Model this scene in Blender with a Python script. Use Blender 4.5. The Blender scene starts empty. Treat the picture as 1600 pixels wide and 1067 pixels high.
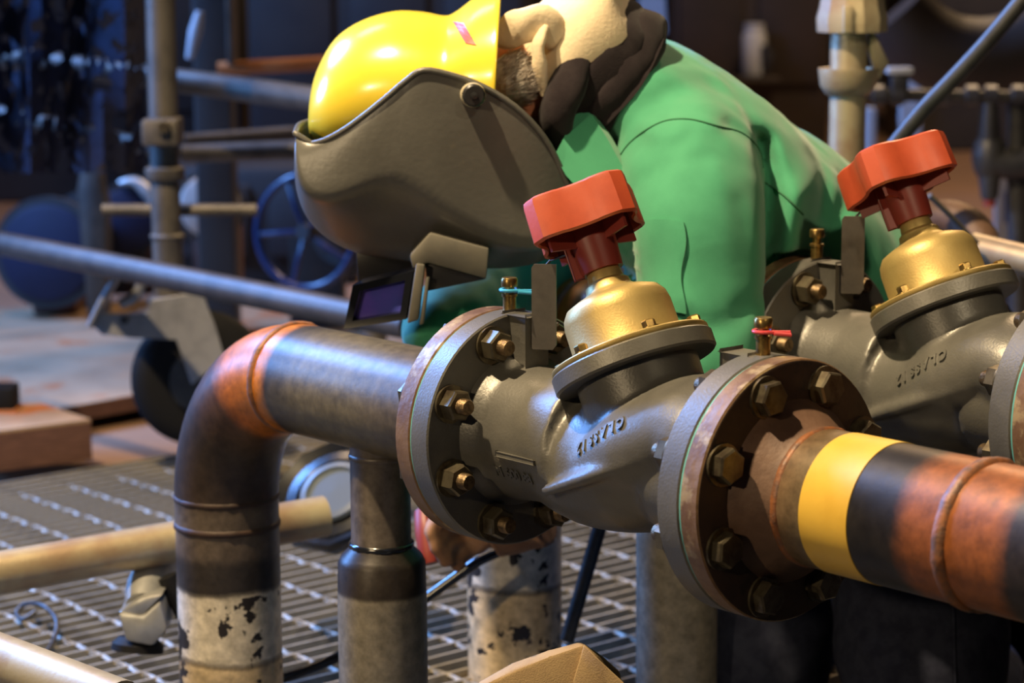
import bpy, bmesh, math, random
from mathutils import Vector, Matrix, noise
from mathutils.bvhtree import BVHTree
random.seed(7)
noise.seed_set(7)
SC = bpy.context.scene
COL = SC.collection
R = math.radians

# ------------------------------------------------------------------ camera
CAMH = 0.88
FPX, PITCH, ROLL = 3740.7, 0.166, -0.0068
cd = bpy.data.cameras.new('camera')
cam = bpy.data.objects.new('camera', cd); COL.objects.link(cam)
cd.sensor_width = 36.0
cd.lens = FPX / 1600 * 36
cd.clip_start = 0.05; cd.clip_end = 200
cam.matrix_world = (Matrix.Translation((0, 0, CAMH)) @ Matrix.Rotation(math.pi/2 - PITCH, 4, 'X')
                    @ Matrix.Rotation(ROLL, 4, 'Z'))
cd.dof.use_dof = True
cd.dof.focus_distance = 2.12
cd.dof.aperture_fstop = 6.5
SC.camera = cam

# ------------------------------------------------------------------ view, world, lights
SC.view_settings.view_transform = 'Standard'
SC.view_settings.look = 'None'
SC.view_settings.gamma = 1.0
SC.view_settings.use_curve_mapping = False
SC.view_settings.exposure = 0.0
w = bpy.data.worlds.new('world'); SC.world = w
w.use_nodes = True
w.node_tree.nodes['Background'].inputs[0].default_value = (0.30, 0.36, 0.55, 1)
w.node_tree.nodes['Background'].inputs[1].default_value = 0.020

def lamp(name, kind, loc, target, energy, color, size=0.2, spot=None):
    d = bpy.data.lights.new(name, kind)
    d.energy = energy; d.color = color
    if kind == 'AREA':
        d.shape = 'DISK'; d.size = size
    elif kind in ('SPOT', 'POINT'):
        d.shadow_soft_size = size
        if spot: d.spot_size = spot; d.spot_blend = 0.4
    o = bpy.data.objects.new(name, d); COL.objects.link(o)
    o.location = loc
    o.rotation_euler = (Vector(target) - Vector(loc)).to_track_quat('-Z', 'Y').to_euler()
    return o
lamp('work_lamp_overhead', 'SPOT', (-1.12, 1.72, 3.25), (0.0, 2.5, 0.40), 860, (1.0, 0.76, 0.45), 0.05, R(66))
lamp('work_lamp_front', 'SPOT', (-2.0, -0.3, 1.45), (0.08, 2.3, 0.45), 115, (1.0, 0.76, 0.46), 0.05, R(40))
lamp('flank_fill_spot', 'SPOT', (1.25, -0.5, 2.7), (0.52, 2.6, 0.60), 140, (1.0, 0.80, 0.52), 0.08, R(21))  # added narrow fill to brighten the jacket flank, no lamp known there
lamp('blue_daylight', 'AREA', (-3.1, 5.0, 3.1), (0.0, 2.4, 0.4), 430, (0.16, 0.38, 1.0), 1.2)
lamp('blue_daylight_low', 'AREA', (-2.5, 3.7, 1.15), (0.0, 2.45, 0.5), 75, (0.14, 0.38, 1.0), 0.6)
lamp('far_floor_fill', 'AREA', (1.7, 7.6, 4.4), (1.5, 7.4, 0.0), 170, (1.0, 0.68, 0.38), 1.0)  # added fill that brightens the far floor, not a known lamp
lamp('left_floor_fill', 'AREA', (-1.3, 4.4, 3.2), (-0.9, 4.9, 0.0), 26, (1.0, 0.70, 0.42), 0.8)  # added warm fill over the plywood, source invented

# ------------------------------------------------------------------ pixel + depth -> world point
def ray(u, v):
    u -= 800; v -= 533.5
    cr, sr = math.cos(ROLL), math.sin(ROLL)
    u, v = u*cr + v*sr, -u*sr + v*cr
    c, s = math.cos(PITCH), math.sin(PITCH)
    x = u/FPX; y = -v/FPX
    return Vector((x, c + y*s, -s + y*c))
CV = Vector((0, 0, CAMH))
def at(u, v, Y):
    r = ray(u, v)
    return CV + r*(Y/r.y)
def onfloor(u, v, z=0.0):
    r = ray(u, v)
    return CV + r*((z - CAMH)/r.z)
Z = Vector((0, 0, 1))
YAW = 0.866
A = Vector((math.cos(YAW), -math.sin(YAW), 0))      # along the pipe line
B = Vector((-math.sin(YAW), -math.cos(YAW), 0))     # across it, towards the camera
G1 = Vector((-0.01045, 2.2104, CAMH - 0.4495))
LINE2 = A*0.02 - B*0.398 + Z*0.014

# ------------------------------------------------------------------ materials
def nd(nt, t, **kw):
    n = nt.nodes.new(t)
    for k, v in kw.items(): setattr(n, k, v)
    return n
def mat(name, c, c2=None, scale=30, rough=0.5, metal=0.0, bump=0.0, bscale=250, lo=0.42, hi=0.62, c3=None,
        s3=90, lo3=0.6, hi3=0.66, spec=0.5, coat=0.0, rough2=None, sheen=0.0, detail=6, stretch=None):
    m = bpy.data.materials.new(name); m.use_nodes = True
    nt = m.node_tree; p = nt.nodes['Principled BSDF']
    p.inputs['Base Color'].default_value = (*c, 1)
    p.inputs['Roughness'].default_value = rough
    p.inputs['Metallic'].default_value = metal
    p.inputs['Specular IOR Level'].default_value = spec
    p.inputs['Coat Weight'].default_value = coat
    p.inputs['Coat Roughness'].default_value = 0.15
    p.inputs['Sheen Weight'].default_value = sheen
    tc = nd(nt, 'ShaderNodeTexCoord')
    src = tc.outputs['Object']
    if stretch:
        mp = nd(nt, 'ShaderNodeMapping'); mp.inputs['Scale'].default_value = stretch
        nt.links.new(src, mp.inputs['Vector']); src = mp.outputs[0]
    last = None
    def layer(last, col, sc, l, h):
        n = nd(nt, 'ShaderNodeTexNoise'); n.inputs['Scale'].default_value = sc; n.inputs['Detail'].default_value = detail
        n.inputs['Roughness'].default_value = 0.62
        nt.links.new(src, n.inputs['Vector'])
        mr = nd(nt, 'ShaderNodeMapRange'); mr.inputs['From Min'].default_value = l; mr.inputs['From Max'].default_value = h
        nt.links.new(n.outputs['Fac'], mr.inputs['Value'])
        mx = nd(nt, 'ShaderNodeMix', data_type='RGBA')
        nt.links.new(mr.outputs[0], mx.inputs[0])
        if last is None: mx.inputs[6].default_value = (*c, 1)
        else: nt.links.new(last, mx.inputs[6])
        mx.inputs[7].default_value = (*col, 1)
        return mx.outputs[2], mr.outputs[0]
    if c2:
        last, f = layer(None, c2, scale, lo, hi)
        if rough2 is not None:
            mr = nd(nt, 'ShaderNodeMapRange'); mr.inputs['To Min'].default_value = rough; mr.inputs['To Max'].default_value = rough2
            nt.links.new(f, mr.inputs['Value']); nt.links.new(mr.outputs[0], p.inputs['Roughness'])
    if c3: last, _ = layer(last, c3, s3, lo3, hi3)
    if last: nt.links.new(last, p.inputs['Base Color'])
    if bump:
        n = nd(nt, 'ShaderNodeTexNoise'); n.inputs['Scale'].default_value = bscale; n.inputs['Detail'].default_value = 5
        nt.links.new(src, n.inputs['Vector'])
        b = nd(nt, 'ShaderNodeBump'); b.inputs['Strength'].default_value = bump; b.inputs['Distance'].default_value = 0.002
        nt.links.new(n.outputs['Fac'], b.inputs['Height']); nt.links.new(b.outputs[0], p.inputs['Normal'])
    return m
def ramp_mat(name, length, stops, amp=0.02, nscale=25, rough=0.45, metal=0.2, flake=None, bump=0.15, spec=0.5, coat=0.0):
    """colour bands along a pipe: the mesh carries its path length in the attribute 'along'"""
    m = bpy.data.materials.new(name); m.use_nodes = True
    nt = m.node_tree; p = nt.nodes['Principled BSDF']
    p.inputs['Roughness'].default_value = rough; p.inputs['Metallic'].default_value = metal
    p.inputs['Specular IOR Level'].default_value = spec; p.inputs['Coat Weight'].default_value = coat
    at_ = nd(nt, 'ShaderNodeAttribute', attribute_name='along')
    tc = nd(nt, 'ShaderNodeTexCoord')
    n = nd(nt, 'ShaderNodeTexNoise'); n.inputs['Scale'].default_value = nscale; n.inputs['Detail'].default_value = 6; n.inputs['Roughness'].default_value = .65
    nt.links.new(tc.outputs['Object'], n.inputs['Vector'])
    s = nd(nt, 'ShaderNodeMath', operation='SUBTRACT'); s.inputs[1].default_value = 0.5
    nt.links.new(n.outputs['Fac'], s.inputs[0])
    mu = nd(nt, 'ShaderNodeMath', operation='MULTIPLY'); mu.inputs[1].default_value = amp*2
    nt.links.new(s.outputs[0], mu.inputs[0])
    ad = nd(nt, 'ShaderNodeMath', operation='ADD')
    nt.links.new(at_.outputs['Fac'], ad.inputs[0]); nt.links.new(mu.outputs[0], ad.inputs[1])
    dv = nd(nt, 'ShaderNodeMath', operation='DIVIDE'); dv.inputs[1].default_value = length
    nt.links.new(ad.outputs[0], dv.inputs[0])
    cr = nd(nt, 'ShaderNodeValToRGB')
    e = cr.color_ramp.elements
    while len(e) > 1: e.remove(e[0])
    e[0].position = stops[0][0]/length; e[0].color = (*stops[0][1], 1)
    for q, c in stops[1:]:
        x = e.new(min(1, q/length)); x.color = (*c, 1)
    nt.links.new(dv.outputs[0], cr.inputs[0])
    # speckle
    n2 = nd(nt, 'ShaderNodeTexNoise'); n2.inputs['Scale'].default_value = 70; n2.inputs['Detail'].default_value = 8; n2.inputs['Roughness'].default_value = .7
    nt.links.new(tc.outputs['Object'], n2.inputs['Vector'])
    mr = nd(nt, 'ShaderNodeMapRange'); mr.inputs['From Min'].default_value = .3; mr.inputs['From Max'].default_value = .7
    mr.inputs['To Min'].default_value = 0.55; mr.inputs['To Max'].default_value = 1.35
    nt.links.new(n2.outputs['Fac'], mr.inputs['Value'])
    mx = nd(nt, 'ShaderNodeMix', data_type='RGBA', blend_type='MULTIPLY'); mx.inputs[0].default_value = 1
    nt.links.new(cr.outputs[0], mx.inputs[6]); nt.links.new(mr.outputs[0], mx.inputs[7])
    out = mx.outputs[2]
    if flake:   # (from, to, colour, scale, threshold): bare patches where the paint has come off
        f0, f1, fc, fs, ft = flake
        n3 = nd(nt, 'ShaderNodeTexNoise'); n3.inputs['Scale'].default_value = fs; n3.inputs['Detail'].default_value = 7; n3.inputs['Roughness'].default_value = .6
        nt.links.new(tc.outputs['Object'], n3.inputs['Vector'])
        g = nd(nt, 'ShaderNodeMath', operation='GREATER_THAN'); g.inputs[1].default_value = ft
        nt.links.new(n3.outputs['Fac'], g.inputs[0])
        g1 = nd(nt, 'ShaderNodeMath', operation='GREATER_THAN'); g1.inputs[1].default_value = f0
        g2 = nd(nt, 'ShaderNodeMath', operation='LESS_THAN'); g2.inputs[1].default_value = f1
        nt.links.new(ad.outputs[0], g1.inputs[0]); nt.links.new(ad.outputs[0], g2.inputs[0])
        k1 = nd(nt, 'ShaderNodeMath', operation='MULTIPLY'); k2 = nd(nt, 'ShaderNodeMath', operation='MULTIPLY')
        nt.links.new(g.outputs[0], k1.inputs[0]); nt.links.new(g1.outputs[0], k1.inputs[1])
        nt.links.new(k1.outputs[0], k2.inputs[0]); nt.links.new(g2.outputs[0], k2.inputs[1])
        m2 = nd(nt, 'ShaderNodeMix', data_type='RGBA'); nt.links.new(k2.outputs[0], m2.inputs[0])
        nt.links.new(out, m2.inputs[6]); m2.inputs[7].default_value = (*fc, 1); out = m2.outputs[2]
    nt.links.new(out, p.inputs['Base Color'])
    b = nd(nt, 'ShaderNodeBump'); b.inputs['Strength'].default_value = bump; b.inputs['Distance'].default_value = 0.002
    nt.links.new(n2.outputs['Fac'], b.inputs['Height']); nt.links.new(b.outputs[0], p.inputs['Normal'])
    return m

M = {}
M['cast'] = mat('grey_cast_paint', (0.135, 0.13, 0.115), (0.10, 0.097, 0.088), 12, 0.40, 0.25, 0.14, 420, spec=.6)
M['brass'] = mat('brass', (0.50, 0.37, 0.14), (0.43, 0.31, 0.11), 18, 0.46, 0.6, 0.10, 500)
M['brass_dark'] = mat('tarnished_brass', (0.40, 0.27, 0.09), (0.2, 0.13, 0.05), 120, 0.32, 0.9)
M['redp'] = mat('red_plastic', (0.42, 0.068, 0.026), (0.36, 0.055, 0.022), 25, 0.42, 0, 0.05, 300)
M['redd'] = mat('dark_red_plastic', (0.22, 0.03, 0.02), None, rough=0.45)
M['bolt'] = mat('zinc_bolt', (0.17, 0.145, 0.095), (0.085, 0.065, 0.045), 60, 0.36, 0.75)
M['thread'] = mat('threaded_stud', (0.22, 0.15, 0.08), (0.1, 0.07, 0.04), 200, 0.36, 0.8, 0.3, 900)
M['gasket'] = mat('teal_gasket', (0.10, 0.36, 0.40), None, rough=0.6)
M['rustface'] = mat('rusty_flange_shaded', (0.030, 0.017, 0.013), (0.050, 0.026, 0.017), 22, 0.6, 0.15, 0.2, 160, c3=(0.022, 0.014, 0.012), s3=50)  # dark rust, deepened so the flange face carries its shade in the colour
M['rustneck'] = mat('brown_weld_neck_lit', (0.13, 0.072, 0.046), (0.085, 0.045, 0.03), 26, 0.6, 0.1, 0.3, 150)  # lighter rust, light on the weld neck put into the colour
M['rustedge'] = mat('worn_flange_edge', (0.22, 0.13, 0.065), (0.11, 0.055, 0.03), 16, 0.45, 0.3, 0.3, 120, c3=(0.34, 0.25, 0.13), s3=17, lo3=.54, hi3=.60)
M['tag'] = mat('steel_tag', (0.17, 0.155, 0.14), (0.13, 0.12, 0.11), 30, 0.4, 0.7)
M['yellow_tape'] = mat('yellow_band', (0.66, 0.42, 0.06), (0.6, 0.37, 0.05), 20, 0.42, 0, 0.05, 200)
M['tie_blue'] = mat('blue_cord', (0.05, 0.35, 0.6), None, rough=.4)
M['tie_red'] = mat('red_cord', (0.55, 0.05, 0.06), None, rough=.4)
M['galv'] = mat('galvanised_tube', (0.11, 0.096, 0.08), (0.07, 0.062, 0.054), 25, 0.55, 0.35, 0.1, 200)
M['ledger'] = mat('brown_ledger_tube', (0.075, 0.062, 0.052), (0.05, 0.042, 0.037), 20, 0.5, 0.3)
M['lampglass'] = mat('grey_lamp_glass', (0.10, 0.12, 0.14), None, rough=0.22, coat=.5)
M['galvw'] = mat('warm_worn_tube', (0.42, 0.36, 0.23), (0.30, 0.21, 0.13), 10, 0.42, 0.4, 0.1, 180)
M['grate'] = mat('galvanised_grating', (0.32, 0.285, 0.22), (0.20, 0.18, 0.145), 30, 0.55, 0.25)
M['steel'] = mat('dark_steel', (0.06, 0.06, 0.062), (0.035, 0.035, 0.038), 20, 0.45, 0.5)
M['black'] = mat('black_rubber', (0.007, 0.007, 0.008), None, rough=0.7, spec=.2)
M['zinc'] = mat('zinc_plate', (0.27, 0.27, 0.28), (0.2, 0.2, 0.21), 25, 0.45, 0.4)
M['blackgloss'] = mat('black_gloss', (0.008, 0.009, 0.012), None, rough=0.18, coat=.4)
M['ply'] = mat('plywood', (0.36, 0.24, 0.14), (0.27, 0.17, 0.095), 5, 0.85, 0, 0.1, 60, spec=.2, c3=(0.36, 0.12, 0.04), s3=3.2, lo3=.56, hi3=.62)
M['plyedge'] = mat('plywood_edge', (0.10, 0.045, 0.03), (0.16, 0.075, 0.05), 30, 0.8, stretch=(1, 1, 12))
M['jacket'] = mat('green_cotton', (0.058, 0.30, 0.165), (0.046, 0.255, 0.14), 9, 0.8, 0, 0.12, 900, spec=.25, sheen=.25)
M['fleece'] = mat('dark_fleece', (0.017, 0.013, 0.015), (0.024, 0.019, 0.021), 40, 0.95, 0, 0.3, 700, spec=.1, sheen=.08)
M['cream'] = mat('cream_ribbed_cotton', (0.78, 0.66, 0.45), (0.70, 0.57, 0.38), 12, 0.9, 0, 0.25, 300, spec=.15, sheen=.2)
M['denim'] = mat('dark_denim', (0.028, 0.032, 0.052), (0.018, 0.02, 0.036), 60, 0.9, 0, 0.3, 1200, spec=.1)
M['skin'] = mat('skin', (0.52, 0.22, 0.12), (0.46, 0.17, 0.09), 40, 0.5)
M['hair'] = mat('grey_hair', (0.55, 0.50, 0.44), (0.30, 0.25, 0.20), 90, 0.5)
M['hat'] = mat('yellow_hat_plastic', (0.84, 0.66, 0.055), (0.80, 0.60, 0.045), 8, 0.24, 0, 0.03, 90, coat=.3)
M['reds'] = mat('red_sticker', (0.68, 0.06, 0.02), None, rough=.4)
M['mask'] = mat('olive_grey_fibre', (0.105, 0.103, 0.092), (0.08, 0.078, 0.07), 7, 0.36, 0, 0.12, 160, spec=.6, c3=(0.14, 0.12, 0.08), s3=26, lo3=.62, hi3=.8)
M['maskdark'] = mat('dark_plastic', (0.02, 0.02, 0.021), None, rough=.35)
M['maskgrey'] = mat('grey_plastic', (0.135, 0.125, 0.10), (0.10, 0.095, 0.08), 20, 0.45)
M['lens'] = mat('purple_welding_lens', (0.10, 0.07, 0.46), (0.05, 0.07, 0.36), 14, 0.12, 0, coat=.6)
M['ivory'] = mat('ivory_knob', (0.42, 0.37, 0.26), None, rough=.5)
M['leather'] = mat('tan_leather', (0.34, 0.185, 0.10), (0.24, 0.12, 0.065), 30, 0.75, 0, 0.3, 200)
M['canvas'] = mat('tan_canvas', (0.36, 0.25, 0.125), (0.29, 0.195, 0.10), 30, 0.9, 0, 0.3, 700)
M['alum'] = mat('cast_aluminium', (0.42, 0.42, 0.40), (0.33, 0.33, 0.32), 40, 0.38, 0.6)
M['navy'] = mat('navy_cap', (0.008, 0.011, 0.045), (0.006, 0.008, 0.034), 8, 0.6)
M['floorfar'] = mat('painted_floor', (0.25, 0.145, 0.085), (0.20, 0.12, 0.075), 2.5, 0.6)
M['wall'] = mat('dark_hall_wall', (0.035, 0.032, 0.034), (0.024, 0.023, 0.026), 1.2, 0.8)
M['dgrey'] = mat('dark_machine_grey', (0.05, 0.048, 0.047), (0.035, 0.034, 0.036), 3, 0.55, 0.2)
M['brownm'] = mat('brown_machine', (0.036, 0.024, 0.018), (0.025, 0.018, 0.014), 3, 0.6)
M['lightm'] = mat('pale_panel', (0.42, 0.44, 0.46), None, rough=.5)
M['primer'] = mat('orange_tone', (0.48, 0.17, 0.05), None, rough=.55)  # flat orange; on the far tube it stands for warm light
M['pale'] = mat('pale_metal', (0.62, 0.60, 0.55), None, rough=.35, metal=.3)
M['bluep'] = mat('blue_paint', (0.010, 0.022, 0.08), None, rough=.3, coat=.3)
M['net'] = mat('navy_scrim', (0.012, 0.014, 0.035), (0.02, 0.024, 0.06), 30, 0.9)
nt_ = M['net'].node_tree
tc_ = nd(nt_, 'ShaderNodeTexCoord'); nz_ = nd(nt_, 'ShaderNodeTexNoise'); nz_.inputs['Scale'].default_value = 34; nz_.inputs['Detail'].default_value = 3
nt_.links.new(tc_.outputs['Object'], nz_.inputs['Vector'])
gt_ = nd(nt_, 'ShaderNodeMath', operation='LESS_THAN'); gt_.inputs[1].default_value = 0.55
nt_.links.new(nz_.outputs['Fac'], gt_.inputs[0]); nt_.links.new(gt_.outputs[0], nt_.nodes['Principled BSDF'].inputs['Alpha'])
# the left pipe: bare mill scale, primer at the weld, dark elbow, white and buff paint on the riser
PST = (0.085, 0.072, 0.062)
M['pipe_l'] = ramp_mat('steel_pipe_left', 0.9, [(0, (0.06, 0.045, 0.038)), (0.07, (0.085, 0.065, 0.04)), (0.16, (0.125, 0.10, 0.05)), (0.23, (0.12, 0.095, 0.048)), (0.285, (0.045, 0.038, 0.03)),
    (0.298, (0.46, 0.15, 0.018)), (0.36, (0.42, 0.12, 0.016)), (0.385, (0.08, 0.04, 0.022)), (0.44, (0.035, 0.025, 0.02)), (0.53, (0.038, 0.026, 0.02)),
    (0.545, (0.10, 0.078, 0.06)), (0.59, (0.09, 0.07, 0.055)), (0.60, (0.03, 0.025, 0.022)), (0.632, (0.028, 0.023, 0.02)), (0.637, (0.58, 0.52, 0.41)),
    (0.707, (0.58, 0.52, 0.41)), (0.712, (0.05, 0.04, 0.03)), (0.717, (0.56, 0.43, 0.25)), (0.9, (0.54, 0.41, 0.24))],
    amp=0.008, nscale=18, rough=0.40, metal=0.1, spec=.35, flake=(0.637, 0.9, (0.022, 0.018, 0.016), 30, 0.56))
M['pipe_r'] = ramp_mat('steel_pipe_right', 0.6, [(0, (0.10, 0.06, 0.04)), (0.022, (0.16, 0.10, 0.055)), (0.045, (0.15, 0.11, 0.065)), (0.052, (0.035, 0.03, 0.028)),
    (0.12, (0.016, 0.014, 0.014)), (0.140, (0.022, 0.018, 0.016)), (0.158, (0.24, 0.075, 0.022)), (0.235, (0.26, 0.08, 0.02)), (0.252, (0.03, 0.023, 0.02)), (0.6, (0.02, 0.017, 0.016))],
    amp=0.014, nscale=16, rough=0.36, metal=0.2)
M['stub'] = ramp_mat('steel_branch', 0.5, [(0, (0.115, 0.095, 0.08)), (0.13, (0.12, 0.10, 0.085)), (0.14, (0.03, 0.025, 0.022)), (0.183, (0.035, 0.027, 0.022)),
    (0.187, (0.22, 0.195, 0.15)), (0.5, (0.20, 0.18, 0.145))], amp=0.003, nscale=30, rough=0.4, metal=0.3)
M['weld'] = mat('weld_bead', (0.26, 0.095, 0.035), (0.12, 0.065, 0.045), 80, 0.5, 0.2, 0.3, 300)

# ------------------------------------------------------------------ mesh helpers
OFF = {}
def mk(name, V, F, m, par=None, smooth=True, along=None, ang=42):
    off = OFF.get(par.name, Vector()) if par else Vector()
    me = bpy.data.meshes.new(name)
    me.from_pydata([tuple(Vector(v) - off) for v in V], [], F)
    bm = bmesh.new(); bm.from_mesh(me)
    bmesh.ops.recalc_face_normals(bm, faces=bm.faces); bm.to_mesh(me); bm.free()
    if along is not None:
        at_ = me.attributes.new('along', 'FLOAT', 'POINT')
        at_.data.foreach_set('value', along)
    if smooth:
        me.shade_smooth(); me.set_sharp_from_angle(angle=R(ang))
    me.materials.append(m)
    o = bpy.data.objects.new(name, me); COL.objects.link(o)
    if par:
        o.parent = par; OFF[o.name] = off
    return o
def tag(o, label, cat, group=None, kind=None):
    if label: o['label'] = label
    if cat: o['category'] = cat
    if group: o['group'] = group
    if kind: o['kind'] = kind
    return o
def thing(name, label, cat, loc, group=None):
    o = bpy.data.objects.new(name, None); COL.objects.link(o)
    o.location = loc; o.empty_display_size = 0.05
    OFF[o.name] = Vector(loc)
    return tag(o, label, cat, group)
def copy_tree(o, off, parent=None):
    c = o.copy(); COL.objects.link(c); c.parent = parent
    if parent is None: c.location = o.location + off
    for ch in list(o.children): copy_tree(ch, off, c)
    return c
def frame(n, ref=None):
    n = Vector(n).normalized()
    ref = Vector(ref) if ref else (Vector((0, 0, 1)) if abs(n.z) < .9 else Vector((1, 0, 0)))
    x = (ref - n*ref.dot(n)).normalized()
    return x, n.cross(x), n
def lathe(O, N, prof, seg=48, ref=None, rot=0.0, closed=False):
    """profile of (radius, height) turned about the axis N through O"""
    O = Vector(O); x, y, n = frame(N, ref)
    V, F = [], []
    for (r, h) in prof:
        for k in range(seg):
            t = 2*math.pi*k/seg + rot
            V.append(O + n*h + (x*math.cos(t) + y*math.sin(t))*r)
    L = len(prof)
    for i in range(L if closed else L-1):
        j = (i+1) % L
        for k in range(seg):
            k2 = (k+1) % seg
            F.append((i*seg+k, i*seg+k2, j*seg+k2, j*seg+k))
    if not closed:
        if prof[0][0] > 1e-6: F.append(tuple(range(seg)))
        if prof[-1][0] > 1e-6: F.append(tuple((L-1)*seg + k for k in range(seg)))
    return V, F
def tube(path, rad, seg=24, caps=True, ref=None, sy=1.0, sub=0):
    """swept tube; rad a number or list; returns V, F, along"""
    P = [Vector(p) for p in path]
    n = len(P)
    rr = rad if isinstance(rad, (list, tuple)) else [rad]*n
    if sub:
        Q, q = [], []
        for i in range(n-1):
            p0 = P[max(0, i-1)]; p1 = P[i]; p2 = P[i+1]; p3 = P[min(n-1, i+2)]
            for k in range(sub):
                t = k/sub
                Q.append(0.5*((2*p1) + (p2-p0)*t + (2*p0-5*p1+4*p2-p3)*t*t + (3*p1-p0-3*p2+p3)*t**3))
                q.append(rr[i]*(1-t) + rr[i+1]*t)
        Q.append(P[-1]); q.append(rr[-1]); P, rr, n = Q, q, len(Q)
    V, F, al = [], [], []
    d0 = (P[1]-P[0]).normalized(); x, y, _ = frame(d0, ref)
    L = 0
    for i in range(n):
        d = (P[min(n-1, i+1)] - P[max(0, i-1)]).normalized()
        x = (x - d*x.dot(d)).normalized(); y = d.cross(x)
        if i: L += (P[i]-P[i-1]).length
        for k in range(seg):
            t = 2*math.pi*k/seg
            V.append(P[i] + x*math.cos(t)*rr[i] + y*math.sin(t)*rr[i]*sy); al.append(L)
    for i in range(n-1):
        for k in range(seg):
            k2 = (k+1) % seg
            F.append((i*seg+k, i*seg+k2, (i+1)*seg+k2, (i+1)*seg+k))
    if caps:
        F.append(tuple(range(seg))); F.append(tuple((n-1)*seg+k for k in range(seg)))
    return V, F, al
def mkt(name, path, rad, m, par=None, **kw):
    V, F, al = tube(path, rad, **kw)
    return mk(name, V, F, m, par, along=al)
def join(*parts):
    V, F = [], []
    for p in parts:
        o = len(V); V += list(p[0]); F += [tuple(i+o for i in f) for f in p[1]]
    return V, F
def boxm(c, ax, ay, az, bev=0.0):
    """box centred c, half extents as vectors; chamfered when bev"""
    bm = bmesh.new(); bmesh.ops.create_cube(bm, size=2)
    l = Matrix(((ax[0], ay[0], az[0]), (ax[1], ay[1], az[1]), (ax[2], ay[2], az[2])))
    for v in bm.verts: v.co = l @ v.co + Vector(c)
    if bev: bmesh.ops.bevel(bm, geom=bm.edges[:], offset=bev, segments=2, affect='EDGES', profile=.5)
    bm.verts.index_update()
    V = [v.co.copy() for v in bm.verts]; F = [tuple(v.index for v in f.verts) for f in bm.faces]
    bm.free(); return V, F
X3 = Vector((1, 0, 0)); Y3 = Vector((0, 1, 0))
def abox(c, hx, hy, hz, bev=0.0): return boxm(c, X3*hx, Y3*hy, Z*hz, bev)
def prism(pts, d, bev=0.0):
    """closed polygon of world points extruded by the vector d"""
    bm = bmesh.new()
    vs = [bm.verts.new(p) for p in pts]; f = bm.faces.new(vs)
    r = bmesh.ops.extrude_face_region(bm, geom=[f])
    for v in [g for g in r['geom'] if isinstance(g, bmesh.types.BMVert)]: v.co += Vector(d)
    if bev: bmesh.ops.bevel(bm, geom=bm.edges[:], offset=bev, segments=2, affect='EDGES', profile=.5)
    bm.verts.index_update()
    V = [v.co.copy() for v in bm.verts]; F = [tuple(v.index for v in f.verts) for f in bm.faces]
    bm.free(); return V, F
def ellipsoid(c, ax, ay, az, u=24, v=14):
    V, F = [], []
    c = Vector(c)
    for i in range(v+1):
        t = math.pi*i/v
        for k in range(u):
            p = 2*math.pi*k/u
            V.append(c + Vector(ax)*math.sin(t)*math.cos(p) + Vector(ay)*math.sin(t)*math.sin(p) + Vector(az)*math.cos(t))
    for i in range(v):
        for k in range(u):
            F.append((i*u+k, i*u+(k+1) % u, (i+1)*u+(k+1) % u, (i+1)*u+k))
    return V, F
def fuse(parts, voxel, smooth=8, fac=0.5):
    """one continuous surface out of overlapping solids"""
    V, F = join(*parts)
    me = bpy.data.meshes.new('tmp'); me.from_pydata([tuple(v) for v in V], [], F)
    bm = bmesh.new(); bm.from_mesh(me)
    bmesh.ops.remove_doubles(bm, verts=bm.verts, dist=1e-5)
    bmesh.ops.recalc_face_normals(bm, faces=bm.faces); bm.to_mesh(me); bm.free()
    o = bpy.data.objects.new('tmp', me); COL.objects.link(o)
    r = o.modifiers.new('r', 'REMESH'); r.mode = 'VOXEL'; r.voxel_size = voxel
    s = o.modifiers.new('s', 'SMOOTH'); s.iterations = smooth; s.factor = fac
    dg = bpy.context.evaluated_depsgraph_get(); ev = o.evaluated_get(dg); m2 = ev.to_mesh()
    V = [v.co.copy() for v in m2.vertices]; F = [tuple(p.vertices) for p in m2.polygons]
    ev.to_mesh_clear(); bpy.data.objects.remove(o); bpy.data.meshes.remove(me)
    return V, F
def loft(rings, closed=True, caps=True):
    n = len(rings[0]); V = [Vector(p) for r in rings for p in r]; F = []
    for i in range(len(rings)-1):
        for k in range(n if closed else n-1):
            k2 = (k+1) % n
            F.append((i*n+k, i*n+k2, (i+1)*n+k2, (i+1)*n+k))
    if caps and closed:
        F.append(tuple(range(n))); F.append(tuple((len(rings)-1)*n+k for k in range(n)))
    return V, F
def thicken(V, F, t):
    """give an open sheet real thickness"""
    me = bpy.data.meshes.new('tmp'); me.from_pydata([tuple(v) for v in V], [], F)
    bm = bmesh.new(); bm.from_mesh(me); bmesh.ops.recalc_face_normals(bm, faces=bm.faces)
    bmesh.ops.solidify(bm, geom=bm.faces[:], thickness=t)
    bm.verts.index_update()
    V = [v.co.copy() for v in bm.verts]; F = [tuple(v.index for v in f.verts) for f in bm.faces]
    bm.free(); bpy.data.meshes.remove(me); return V, F
def wrinkle(V, amp, sc, seed=0.0, stretch=(1, 1, 1)):
    c = sum((Vector(v) for v in V), Vector())/len(V)
    out = []
    for v in V:
        q = Vector((v[0]*stretch[0], v[1]*stretch[1], v[2]*stretch[2]))*sc + Vector((seed, seed*1.7, seed*.3))
        out.append(Vector(v) + Vector((noise.noise(q), noise.noise(q + Vector((37.1, 5.3, 11.7))), noise.noise(q + Vector((91.4, 63.2, 29.8)))))*amp)
    return out
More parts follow.
